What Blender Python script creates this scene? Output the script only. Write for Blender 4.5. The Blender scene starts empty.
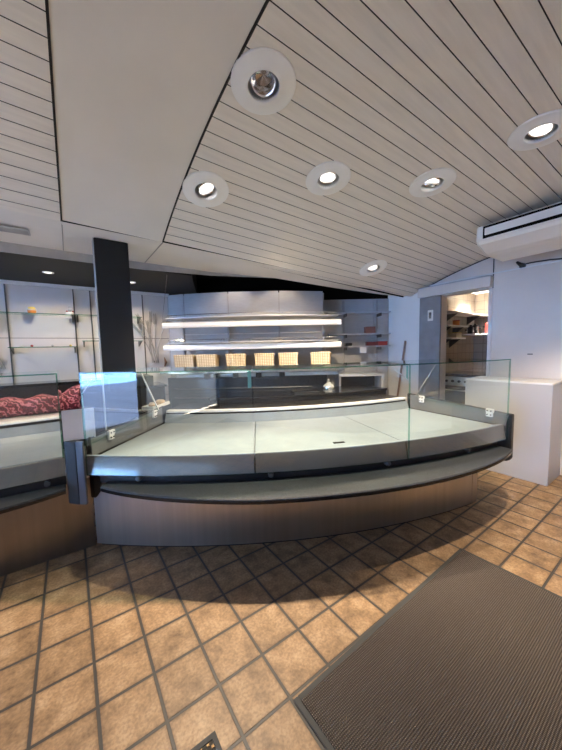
import bpy, bmesh, math, random
from mathutils import Vector, Matrix
random.seed(7)
C = bpy.context.scene.collection
S = bpy.context.scene
PI = math.pi
R = math.radians

# ------------------------------------------------------------------ materials
MATS = {}
def nt(name):
    m = bpy.data.materials.new(name); m.use_nodes = True
    t = m.node_tree; MATS[name] = m
    return m, t, t.nodes['Principled BSDF']
def N(t, typ, **kw):
    n = t.nodes.new(typ)
    for k, v in kw.items():
        if k in n.inputs: n.inputs[k].default_value = v
        else: setattr(n, k, v)
    return n
def L(t, a, b): t.links.new(a, b)
def coords(t, scale=(1, 1, 1), kind='Object'):
    tc = N(t, 'ShaderNodeTexCoord'); mp = N(t, 'ShaderNodeMapping')
    mp.inputs['Scale'].default_value = scale
    L(t, tc.outputs[kind], mp.inputs['Vector']); return mp.outputs['Vector']
def ramp(t, fac, stops):
    r = N(t, 'ShaderNodeValToRGB'); e = r.color_ramp.elements
    while len(e) < len(stops): e.new(0.5)
    for i, (p, c) in enumerate(stops):
        e[i].position = p; e[i].color = (*c, 1)
    L(t, fac, r.inputs['Fac']); return r.outputs['Color']
def mat(name, col, rough=0.5, metal=0.0, var=0.08, nscale=12.0, bump=0.0, bscale=60.0, spec=0.5, stretch=(1, 1, 1), coat=0.0):
    """procedural paint / plastic / metal: colour with slight noise variation, optional bump"""
    m, t, b = nt(name)
    v = coords(t, stretch)
    n = N(t, 'ShaderNodeTexNoise', Scale=nscale, Detail=4.0)
    L(t, v, n.inputs['Vector'])
    lo = tuple(c * (1 - var) for c in col); hi = tuple(min(1, c * (1 + var)) for c in col)
    L(t, ramp(t, n.outputs['Fac'], [(0.3, lo), (0.7, hi)]), b.inputs['Base Color'])
    b.inputs['Roughness'].default_value = rough; b.inputs['Metallic'].default_value = metal
    b.inputs['Specular IOR Level'].default_value = spec
    b.inputs['Coat Weight'].default_value = coat
    if bump:
        n2 = N(t, 'ShaderNodeTexNoise', Scale=bscale, Detail=3.0); L(t, v, n2.inputs['Vector'])
        bp = N(t, 'ShaderNodeBump', Strength=bump, Distance=0.01); L(t, n2.outputs['Fac'], bp.inputs['Height'])
        L(t, bp.outputs['Normal'], b.inputs['Normal'])
    return m
def emit(name, col, strength):
    m, t, b = nt(name)
    b.inputs['Base Color'].default_value = (0.8, 0.8, 0.8, 1)
    b.inputs['Emission Color'].default_value = (*col, 1); b.inputs['Emission Strength'].default_value = strength
    return m
def glass(name, tint=(0.96, 0.985, 0.975), refl=1.0, haze=0.0):
    m = bpy.data.materials.new(name); m.use_nodes = True; t = m.node_tree; t.nodes.clear(); MATS[name] = m
    o = N(t, 'ShaderNodeOutputMaterial'); tr = N(t, 'ShaderNodeBsdfTransparent', Color=(*tint, 1))
    gl = N(t, 'ShaderNodeBsdfGlossy', Roughness=0.0, Color=(1, 1, 1, 1))
    lw = N(t, 'ShaderNodeLayerWeight', Blend=0.5); pw = N(t, 'ShaderNodeMath', operation='POWER'); pw.inputs[1].default_value = 5.0
    fr = N(t, 'ShaderNodeMath', operation='MULTIPLY_ADD'); fr.inputs[1].default_value = 0.955 * refl; fr.inputs[2].default_value = 0.045 * refl
    L(t, lw.outputs['Facing'], pw.inputs[0]); L(t, pw.outputs[0], fr.inputs[0]); mx = N(t, 'ShaderNodeMixShader')
    L(t, fr.outputs[0], mx.inputs['Fac']); L(t, tr.outputs[0], mx.inputs[1]); L(t, gl.outputs[0], mx.inputs[2])
    out = mx.outputs[0]
    if haze:
        df = N(t, 'ShaderNodeBsdfDiffuse', Color=(0.8, 0.82, 0.82, 1)); m2 = N(t, 'ShaderNodeMixShader', Fac=haze)
        L(t, out, m2.inputs[1]); L(t, df.outputs[0], m2.inputs[2]); out = m2.outputs[0]
    L(t, out, o.inputs['Surface'])
    return m

def make_materials():
    # floor tiles
    m, t, b = nt('floor_tiles')
    v = coords(t)
    mp = N(t, 'ShaderNodeMapping'); mp.inputs['Location'].default_value = (-0.004, -0.004, 0); L(t, v, mp.inputs['Vector'])
    br = N(t, 'ShaderNodeTexBrick', offset=0.0, squash=1.0)
    for k, val in (('Scale', 1.0), ('Mortar Size', 0.0065), ('Mortar Smooth', 0.25), ('Brick Width', 0.2), ('Row Height', 0.2), ('Bias', 0.0)):
        br.inputs[k].default_value = val
    br.inputs['Color1'].default_value = (0, 0, 0, 1); br.inputs['Color2'].default_value = (1, 1, 1, 1); br.inputs['Mortar'].default_value = (0.5, 0.5, 0.5, 1)
    L(t, mp.outputs[0], br.inputs['Vector'])
    n1 = N(t, 'ShaderNodeTexNoise', Scale=9.0, Detail=6.0, Roughness=0.65); L(t, v, n1.inputs['Vector'])
    n2 = N(t, 'ShaderNodeTexNoise', Scale=85.0, Detail=4.0); L(t, v, n2.inputs['Vector'])
    base = ramp(t, n1.outputs['Fac'], [(0.28, (0.11, 0.064, 0.032)), (0.5, (0.28, 0.178, 0.097)), (0.75, (0.44, 0.312, 0.192))])
    mx = N(t, 'ShaderNodeMix', data_type='RGBA', blend_type='MULTIPLY'); mx.inputs['Factor'].default_value = 0.55
    L(t, base, mx.inputs['A']); L(t, ramp(t, n2.outputs['Fac'], [(0.32, (0.45, 0.42, 0.40)), (0.62, (1.1, 1.08, 1.05))]), mx.inputs['B'])
    mv = N(t, 'ShaderNodeMix', data_type='RGBA', blend_type='MULTIPLY'); mv.inputs['Factor'].default_value = 0.5
    L(t, mx.outputs['Result'], mv.inputs['A']); L(t, ramp(t, br.outputs['Color'], [(0.0, (0.72, 0.70, 0.68)), (1.0, (1.15, 1.12, 1.08))]), mv.inputs['B'])
    # darker worn rims of each tile
    br2 = N(t, 'ShaderNodeTexBrick', offset=0.0, squash=1.0)
    for k, val in (('Scale', 1.0), ('Mortar Size', 0.02), ('Mortar Smooth', 1.0), ('Brick Width', 0.2), ('Row Height', 0.2)):
        br2.inputs[k].default_value = val
    L(t, mp.outputs[0], br2.inputs['Vector'])
    m3 = N(t, 'ShaderNodeMix', data_type='RGBA', blend_type='MULTIPLY'); m3.inputs['B'].default_value = (0.26, 0.21, 0.18, 1)
    mm = N(t, 'ShaderNodeMath', operation='MULTIPLY'); L(t, br2.outputs['Fac'], mm.inputs[0]); L(t, n1.outputs['Fac'], mm.inputs[1])
    L(t, mm.outputs[0], m3.inputs['Factor']); L(t, mv.outputs['Result'], m3.inputs['A'])
    m4 = N(t, 'ShaderNodeMix', data_type='RGBA'); m4.inputs['B'].default_value = (0.040, 0.035, 0.032, 1)
    L(t, br.outputs['Fac'], m4.inputs['Factor']); L(t, m3.outputs['Result'], m4.inputs['A'])
    L(t, m4.outputs['Result'], b.inputs['Base Color'])
    b.inputs['Roughness'].default_value = 0.52
    inv = N(t, 'ShaderNodeMath', operation='MULTIPLY_ADD'); inv.inputs[1].default_value = -1.0; inv.inputs[2].default_value = 1.0
    L(t, br.outputs['Fac'], inv.inputs[0])
    ad = N(t, 'ShaderNodeMath', operation='MULTIPLY_ADD'); ad.inputs[1].default_value = 0.12
    L(t, n2.outputs['Fac'], ad.inputs[0]); L(t, inv.outputs[0], ad.inputs[2])
    bp = N(t, 'ShaderNodeBump', Strength=0.7, Distance=0.006); L(t, ad.outputs[0], bp.inputs['Height']); L(t, bp.outputs['Normal'], b.inputs['Normal'])
    # ribbed mat
    m, t, b = nt('mat_pile')
    v = coords(t)
    w1 = N(t, 'ShaderNodeTexWave', wave_type='BANDS', bands_direction='X', Scale=44.0, Distortion=0.6); L(t, v, w1.inputs['Vector'])
    w1.inputs['Detail Scale'].default_value = 2.0
    w2 = N(t, 'ShaderNodeTexWave', wave_type='BANDS', bands_direction='Y', Scale=40.0, Distortion=0.5); L(t, v, w2.inputs['Vector'])
    mu = N(t, 'ShaderNodeMath', operation='MULTIPLY'); L(t, w1.outputs['Fac'], mu.inputs[0]); L(t, w2.outputs['Fac'], mu.inputs[1])
    L(t, ramp(t, mu.outputs[0], [(0.05, (0.055, 0.044, 0.038)), (0.6, (0.215, 0.18, 0.158))]), b.inputs['Base Color'])
    b.inputs['Roughness'].default_value = 0.9; b.inputs['Specular IOR Level'].default_value = 0.2
    bp = N(t, 'ShaderNodeBump', Strength=1.0, Distance=0.006); L(t, mu.outputs[0], bp.inputs['Height']); L(t, bp.outputs['Normal'], b.inputs['Normal'])
    # brushed stainless
    m, t, b = nt('stainless')
    v = coords(t, (1, 1, 0.01))
    n = N(t, 'ShaderNodeTexNoise', Scale=26.0, Detail=3.0); L(t, v, n.inputs['Vector'])
    L(t, ramp(t, n.outputs['Fac'], [(0.3, (0.40, 0.385, 0.375)), (0.7, (0.46, 0.44, 0.43))]), b.inputs['Base Color'])
    b.inputs['Metallic'].default_value = 1.0
    mr = N(t, 'ShaderNodeMapRange'); mr.inputs['To Min'].default_value = .24; mr.inputs['To Max'].default_value = .36
    L(t, n.outputs['Fac'], mr.inputs['Value']); L(t, mr.outputs[0], b.inputs['Roughness'])
    sd = m.copy(); sd.name = 'stainless_shaded'; MATS['stainless_shaded'] = sd  # shaded copy: the left plinth's dark floor reflection is put into the colour
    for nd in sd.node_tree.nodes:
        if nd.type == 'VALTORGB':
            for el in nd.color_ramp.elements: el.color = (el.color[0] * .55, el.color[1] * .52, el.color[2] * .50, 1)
    # speckled laminate
    for nm, lo, hi in (('speckled_dark', (0.012, 0.014, 0.018), (0.050, 0.056, 0.066)), ('speckled_grey', (0.115, 0.12, 0.128), (0.20, 0.205, 0.215))):
        m, t, b = nt(nm); v = coords(t)
        n = N(t, 'ShaderNodeTexNoise', Scale=160.0, Detail=4.0, Roughness=0.7); L(t, v, n.inputs['Vector'])
        L(t, ramp(t, n.outputs['Fac'], [(0.35, lo), (0.65, hi)]), b.inputs['Base Color']); b.inputs['Roughness'].default_value = 0.45
    # wicker
    m, t, b = nt('wicker'); v = coords(t)
    w1 = N(t, 'ShaderNodeTexWave', wave_type='BANDS', bands_direction='Z', Scale=16.0, Distortion=0.4); L(t, v, w1.inputs['Vector'])
    w2 = N(t, 'ShaderNodeTexWave', wave_type='BANDS', bands_direction='X', Scale=11.0, Distortion=0.4); L(t, v, w2.inputs['Vector'])
    mu = N(t, 'ShaderNodeMath', operation='MULTIPLY'); L(t, w1.outputs['Fac'], mu.inputs[0]); L(t, w2.outputs['Fac'], mu.inputs[1])
    L(t, ramp(t, mu.outputs[0], [(0.0, (0.66, 0.48, 0.27)), (0.35, (0.95, 0.82, 0.58))]), b.inputs['Base Color'])
    b.inputs['Roughness'].default_value = 0.7
    bp = N(t, 'ShaderNodeBump', Strength=0.8, Distance=0.006); L(t, mu.outputs[0], bp.inputs['Height']); L(t, bp.outputs['Normal'], b.inputs['Normal'])
    # red patterned cloth
    m, t, b = nt('red_cloth'); v = coords(t)
    w = N(t, 'ShaderNodeTexWave', wave_type='BANDS', bands_direction='DIAGONAL', Scale=9.0, Distortion=10.0, Detail=2.0); L(t, v, w.inputs['Vector'])
    w.inputs['Detail Scale'].default_value = 2.2
    L(t, ramp(t, w.outputs['Fac'], [(0.3, (0.07, 0.003, 0.010)), (0.72, (0.20, 0.009, 0.027)), (0.97, (0.50, 0.18, 0.20))]), b.inputs['Base Color'])
    b.inputs['Roughness'].default_value = 0.6
    # kitchen wall tiles
    m, t, b = nt('beige_wall_tiles'); v = coords(t, (1, 1, 1))
    sp = N(t, 'ShaderNodeSeparateXYZ'); L(t, v, sp.inputs[0]); ad = N(t, 'ShaderNodeMath', operation='ADD'); L(t, sp.outputs['X'], ad.inputs[0]); L(t, sp.outputs['Y'], ad.inputs[1])
    cb = N(t, 'ShaderNodeCombineXYZ'); L(t, ad.outputs[0], cb.inputs['X']); L(t, sp.outputs['Z'], cb.inputs['Y'])
    br = N(t, 'ShaderNodeTexBrick', offset=0.0)
    for k, val in (('Scale', 1.0), ('Mortar Size', 0.004), ('Brick Width', 0.15), ('Row Height', 0.15)): br.inputs[k].default_value = val
    br.inputs['Color1'].default_value = (0.42, 0.36, 0.29, 1); br.inputs['Color2'].default_value = (0.36, 0.31, 0.25, 1); br.inputs['Mortar'].default_value = (0.2, 0.17, 0.14, 1)
    L(t, cb.outputs[0], br.inputs['Vector']); L(t, br.outputs['Color'], b.inputs['Base Color']); b.inputs['Roughness'].default_value = 0.3
    # painted boards with faint grain
    mat('board_paint', (0.84, 0.79, 0.72), 0.5, var=0.05, nscale=5, stretch=(0.6, 8, 8), bump=0.05, bscale=12)
    mat('plaster_paint', (0.81, 0.77, 0.71), 0.75, var=0.04, nscale=2.5)
    mat('soffit_paint', (0.86, 0.82, 0.77), 0.75, var=0.04, nscale=2.5)
    mat('strip_grey', (0.42, 0.40, 0.39), 0.7)
    mat('gap_dark', (0.035, 0.033, 0.03), 0.9)
    mat('void_black', (0.006, 0.006, 0.006), 0.9, spec=0.1)
    mat('ceiling_black', (0.010, 0.0095, 0.009), 0.6, spec=0.3)
    mat('wall_grey', (0.78, 0.70, 0.635), 0.7, var=0.06, nscale=2.0, bump=0.08, bscale=25)
    mat('wall_light', (0.90, 0.86, 0.82), 0.65, var=0.03, nscale=2)
    mat('concrete_door', (0.27, 0.27, 0.285), 0.5, var=0.14, nscale=5, bump=0.05)
    mat('panel_white', (0.69, 0.655, 0.655), 0.6, var=0.04, nscale=3)
    mat('panel_grey', (0.50, 0.49, 0.49), 0.65, var=0.05, nscale=14, stretch=(1, 1, 6), bump=0.05)
    mat('white_paint', (0.78, 0.77, 0.76), 0.4, var=0.02)
    mat('white_plastic', (0.93, 0.90, 0.84), 0.35, var=0.02)
    mat('white_laminate', (0.47, 0.465, 0.48), 0.35, var=0.03, nscale=3)
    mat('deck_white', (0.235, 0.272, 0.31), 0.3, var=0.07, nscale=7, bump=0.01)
    mat('trim_ring_white', (0.95, 0.95, 0.93), 0.45, var=0.02)
    emit('bar_warm', (1.0, .78, .52), .13); emit('bar_white', (1.0, .93, .90), .10)
    mat('shelf_metal', (0.62, 0.60, 0.58), 0.6, metal=.6, var=0.05)
    mat('aluminium', (0.72, 0.71, 0.70), 0.42, metal=1.0, var=0.05)
    mat('reflector', (0.72, 0.72, 0.74), 0.12, metal=1.0, var=0.02)
    mat('chrome', (0.75, 0.75, 0.76), 0.15, metal=1.0, var=0.02)
    mat('dark_steel', (0.10, 0.095, 0.09), 0.25, metal=0.9, var=0.15)
    mat('fascia_grey', (0.05, 0.05, 0.06), 0.3, var=0.05, spec=1.0, coat=0.6)
    mat('fascia_silver', (0.20, 0.20, 0.205), 0.35, var=0.05, spec=0.6)
    mat('black_gloss', (0.008, 0.008, 0.010), 0.14, spec=0.6)
    mat('black_satin', (0.014, 0.014, 0.016), 0.4)
    mat('column_black', (0.012, 0.014, 0.018), 0.5, var=0.05, spec=0.3)
    mat('slate_dark', (0.035, 0.042, 0.052), 0.3, var=0.2)
    mat('rubber', (0.035, 0.036, 0.038), 0.7)
    mat('bracket_dark', (0.12, 0.12, 0.125), 0.45, metal=0.5)
    mat('shelf_grey', (0.50, 0.50, 0.52), 0.5, var=0.04)
    mat('tray_plate', (0.66, 0.61, 0.60), 0.35, metal=0.3, var=0.03)
    mat('wood_handle', (0.30, 0.19, 0.14), 0.6, var=0.2, nscale=30, stretch=(6, 6, 0.5))
    mat('wheat_grey', (0.42, 0.40, 0.38), 0.7, var=0.1)
    mat('brown_husk', (0.26, 0.14, 0.09), 0.7, var=0.2)
    mat('red_paint', (0.40, 0.05, 0.045), 0.4)
    mat('red_box', (0.16, 0.03, 0.035), 0.5)
    mat('brick_box', (0.30, 0.14, 0.12), 0.6)
    mat('orange_paint', (0.72, 0.25, 0.06), 0.4)
    mat('yellow_paint', (0.72, 0.55, 0.12), 0.4)
    mat('cream_box', (0.60, 0.52, 0.38), 0.6)
    mat('pot_dark', (0.05, 0.05, 0.055), 0.3, metal=0.6)
    mat('bread_brown', (0.50, 0.36, 0.21), 0.7, var=0.2, nscale=30)
    mat('brass', (0.20, 0.13, 0.06), 0.5, metal=0.6, var=0.3, nscale=60)
    mat('pavement', (0.72, 0.62, 0.50), 0.85, var=0.1)
    mat('hedge', (0.008, 0.012, 0.009), 0.9, var=.3)
    mat('reflection_blue', (0.018, 0.034, 0.08), 0.8, var=0.1)
    mat('asphalt', (0.006, 0.008, 0.012), 0.8, var=0.1)
    mat('facade_upper', (0.33, 0.29, 0.25), 0.8, var=0.05)
    mat('facade_render', (0.12, 0.28, 0.62), 0.8, var=0.05)
    mat('baseboard_beige', (0.50, 0.43, 0.33), 0.5)
    mat('teal_tape', (0.20, 0.46, 0.38), 0.4)
    emit('lamp_white', (1.0, 0.95, 0.88), 0.8)
    emit('lamp_small', (1.0, 0.96, 0.9), 0.8)
    emit('kitchen_lamp', (1.0, 0.97, 0.92), 1.0)
    glass('glass_clear')
    glass('glass_edge', (0.30, 0.62, 0.52))
    glass('glass_bottle', (0.85, 0.88, 0.9), refl=2.5, haze=0.35)
    glass('glass_shelf', (0.88, 0.93, 0.91))
    glass('window_pane', (0.97, 0.98, 0.99))
make_materials()

# ------------------------------------------------------------------ mesh builder
WM = {}          # world matrices of things by object name
class MB:
    def __init__(self): self.v = []; self.f = []; self.m = []
    def add(self, vs, fs, mi=0):
        o = len(self.v); self.v += [Vector(p) for p in vs]
        for q in fs: self.f.append([o + i for i in q]); self.m.append(mi)
        return self
    def box(self, a, b, mi=0, M=None):
        (x0, y0, z0), (x1, y1, z1) = a, b
        vs = [Vector(p) for p in ((x0, y0, z0), (x1, y0, z0), (x1, y1, z0), (x0, y1, z0), (x0, y0, z1), (x1, y0, z1), (x1, y1, z1), (x0, y1, z1))]
        if M is not None: vs = [M @ p for p in vs]
        return self.add(vs, [(0, 3, 2, 1), (4, 5, 6, 7), (0, 1, 5, 4), (1, 2, 6, 5), (2, 3, 7, 6), (3, 0, 4, 7)], mi)
    def loft(self, rings, mi=0, caps=True, closed=True):
        n = len(rings[0]); o = len(self.v)
        for r in rings: self.v += [Vector(p) for p in r]
        for k in range(len(rings) - 1):
            for i in range(n if closed else n - 1):
                j = (i + 1) % n
                self.f.append([o + k * n + i, o + k * n + j, o + (k + 1) * n + j, o + (k + 1) * n + i]); self.m.append(mi)
        if caps and closed:
            self.f.append([o + i for i in range(n)][::-1]); self.m.append(mi)
            self.f.append([o + (len(rings) - 1) * n + i for i in range(n)]); self.m.append(mi)
        return self
    def prism(self, poly, z0, z1, mi=0):
        return self.loft([[(x, y, z0) for x, y in poly], [(x, y, z1) for x, y in poly]], mi)
    def tube(self, pts, r, n=8, mi=0):
        pts = [Vector(p) for p in pts]; rs = r if isinstance(r, (list, tuple)) else [r] * len(pts); rings = []
        for i, p in enumerate(pts):
            d = (pts[min(i + 1, len(pts) - 1)] - pts[max(i - 1, 0)]).normalized()
            a = d.cross(Vector((0, 0, 1)) if abs(d.z) < 0.9 else Vector((1, 0, 0))).normalized(); b = d.cross(a)
            rings.append([p + (a * math.cos(2 * PI * k / n) + b * math.sin(2 * PI * k / n)) * rs[i] for k in range(n)])
        return self.loft(rings, mi)
    def lathe(self, prof, n=24, M=None, mi=0, caps=False):
        rings = []
        for r, z in prof:
            ring = [Vector((r * math.cos(2 * PI * k / n), r * math.sin(2 * PI * k / n), z)) for k in range(n)]
            rings.append([M @ p for p in ring] if M is not None else ring)
        return self.loft(rings, mi, caps=caps)
    def build(self, name, mats, parent=None, bev=0.0, smooth=False, world=True, seg=2, auto=None):
        me = bpy.data.meshes.new(name)
        vs = self.v
        if parent is not None and world:
            I = WM[parent.name].inverted(); vs = [I @ p for p in vs]
        me.from_pydata([tuple(p) for p in vs], [], self.f)
        if isinstance(mats, str): mats = [mats]
        for k in mats: me.materials.append(MATS[k])
        for p, mi in zip(me.polygons, self.m): p.material_index = mi
        bm = bmesh.new(); bm.from_mesh(me); bmesh.ops.recalc_face_normals(bm, faces=bm.faces)
        if bev:
            es = [e for e in bm.edges if len(e.link_faces) == 2 and e.calc_face_angle(0) > 0.6]
            bmesh.ops.bevel(bm, geom=es, offset=bev, segments=seg, affect='EDGES', clamp_overlap=True)
        if smooth:
            for f in bm.faces: f.smooth = True
            for e in bm.edges:
                if len(e.link_faces) == 2 and e.calc_face_angle(0) > (auto or 0.6): e.smooth = False
        bm.to_mesh(me); bm.free()
        o = bpy.data.objects.new(name, me); C.objects.link(o)
        if parent is not None: o.parent = parent; WM[o.name] = WM[parent.name]
        else: WM[o.name] = Matrix.Identity(4)
        return o
def tag(o, label, cat, group=None, kind=None):
    o['label'] = label; o['category'] = cat
    if group: o['group'] = group
    if kind: o['kind'] = kind
    return o
def thing(name, label, cat, loc=(0, 0, 0), rotz=0.0, group=None, M=None):
    o = bpy.data.objects.new(name, None); C.objects.link(o); o.empty_display_size = 0.1
    if M is None: M = Matrix.Translation(loc) @ Matrix.Rotation(rotz, 4, 'Z')
    o.matrix_world = M
    WM[o.name] = M.copy()
    return tag(o, label, cat, group)
def struct(mb, name, mats, label=None, **kw):
    o = mb.build(name, mats, **kw); o['kind'] = 'structure'
    if label: o['label'] = label
    o['category'] = name.split('_')[0]
    return o
def solo(mb, name, mats, label, cat, base, group=None, **kw):
    """a thing that is one mesh: origin put at its base"""
    M = Matrix.Translation(base); mb.v = [M.inverted() @ p for p in mb.v]
    o = mb.build(name, mats, **kw); o.location = base; WM[o.name] = M
    return tag(o, label, cat, group)
def dup(root, M, label=None, group=None):
    r = root.copy(); C.objects.link(r); r.matrix_world = M; WM[r.name] = M
    if label: r['label'] = label
    if group: r['group'] = group
    for ch in list(root.children):
        c = ch.copy(); C.objects.link(c); c.parent = r
        for g in list(ch.children):
            d = g.copy(); C.objects.link(d); d.parent = c
    return r

# ------------------------------------------------------------------ camera
CAM = Vector((-0.5957, -1.2369, 1.3207))
YAW, PITCH, ROLL = R(35.121), R(-4.8215), R(1.2656)
fwd = Vector((math.sin(YAW) * math.cos(PITCH), math.cos(YAW) * math.cos(PITCH), math.sin(PITCH)))
rgt = Vector((math.cos(YAW), -math.sin(YAW), 0)); dwn = fwd.cross(rgt)
r2 = math.cos(ROLL) * rgt + math.sin(ROLL) * dwn; d2 = -math.sin(ROLL) * rgt + math.cos(ROLL) * dwn
cd = bpy.data.cameras.new('camera'); cam = bpy.data.objects.new('camera', cd); C.objects.link(cam)
cam.matrix_world = Matrix(((r2.x, -d2.x, -fwd.x, CAM.x), (r2.y, -d2.y, -fwd.y, CAM.y), (r2.z, -d2.z, -fwd.z, CAM.z), (0, 0, 0, 1)))
cd.sensor_fit = 'VERTICAL'; cd.sensor_height = 36.0; cd.lens = 299.34 / 750 * 36.0; cd.clip_start = 0.02
S.camera = cam

# ------------------------------------------------------------------ frames
CC = Vector((2.96, 4.82, 0)); RB = 5.0885        # centre and base radius of the curved counter
def CP(off, az, z): a = R(az); return Vector((CC.x + (RB + off) * math.sin(a), CC.y - (RB + off) * math.cos(a), z))
AL, AR, S1, S2 = -42.45, -7.6, -30.7, -19.1
def arc(mb, prof, a0, a1, n=24, mi=0):
    """sweep a closed (off, z) profile along the counter's arc"""
    rings = []
    for k in range(n + 1):
        az = a0 + (a1 - a0) * k / n; q = prof(az) if callable(prof) else prof
        rings.append([CP(o, az, z) for o, z in q])
    return mb.loft(rings, mi)
def rect(o0, z0, o1, z1): return [(o0, z0), (o1, z0), (o1, z1), (o0, z1)]
RV = Vector((math.cos(YAW), -math.sin(YAW), 0)); FV = Vector((math.sin(YAW), math.cos(YAW), 0))
def UV(u, d, z): return Vector((CAM.x, CAM.y, 0)) + RV * u + FV * d + Vector((0, 0, z))   # diagonal part of the shop (rack, alcove)
MUV = Matrix.Translation((CAM.x, CAM.y, 0)) @ Matrix.Rotation(-YAW, 4, 'Z')

XR, VY, VZ, VR = 3.37, -0.6675, -2.3045, 4.7076   # vaulted ceiling: profile circle on the right wall
def V(x, s, up=0.0):
    th = s / VR
    return Vector((x, VY + (VR + up) * math.sin(th) + 0.0300 * (XR - x), VZ + (VR + up) * math.cos(th) + 0.0536 * (XR - x)))
def VN(x, s):
    th = s / VR; n = Vector((0, math.sin(th), math.cos(th))); d = Vector((1, -0.03, -0.0536)).normalized()
    return (n - d * n.dot(d)).normalized()
XB0, XB1 = -0.577, 0.07            # plain plaster panel between the two boarded fields
XW = -2.5                          # shop window wall
LAMPS = [  # x, s, tilt (deg about x, about y)
    (0.215, 0.578, 'lit0', 'round spotlight nearest the camera with a dark reflector, unlit, beside the plain plaster panel'),
    (0.217, 1.326, 'lit', 'round lit spotlight beside the plain plaster panel, farther than the unlit one'),
    (0.897, 0.887, 'lit', 'round lit spotlight in the middle of the boarded ceiling, between two others'),
    (1.570, 0.558, 'lit', 'round lit spotlight between the air conditioner and the central spotlight'),
    (1.622, -0.025, 'lit', 'bright round spotlight near the right edge of the photo, above the air conditioner'),
    (2.205, 1.599, 'lit', 'small bright round spotlight lowest on the boarded ceiling, near the sliding door')]

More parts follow.
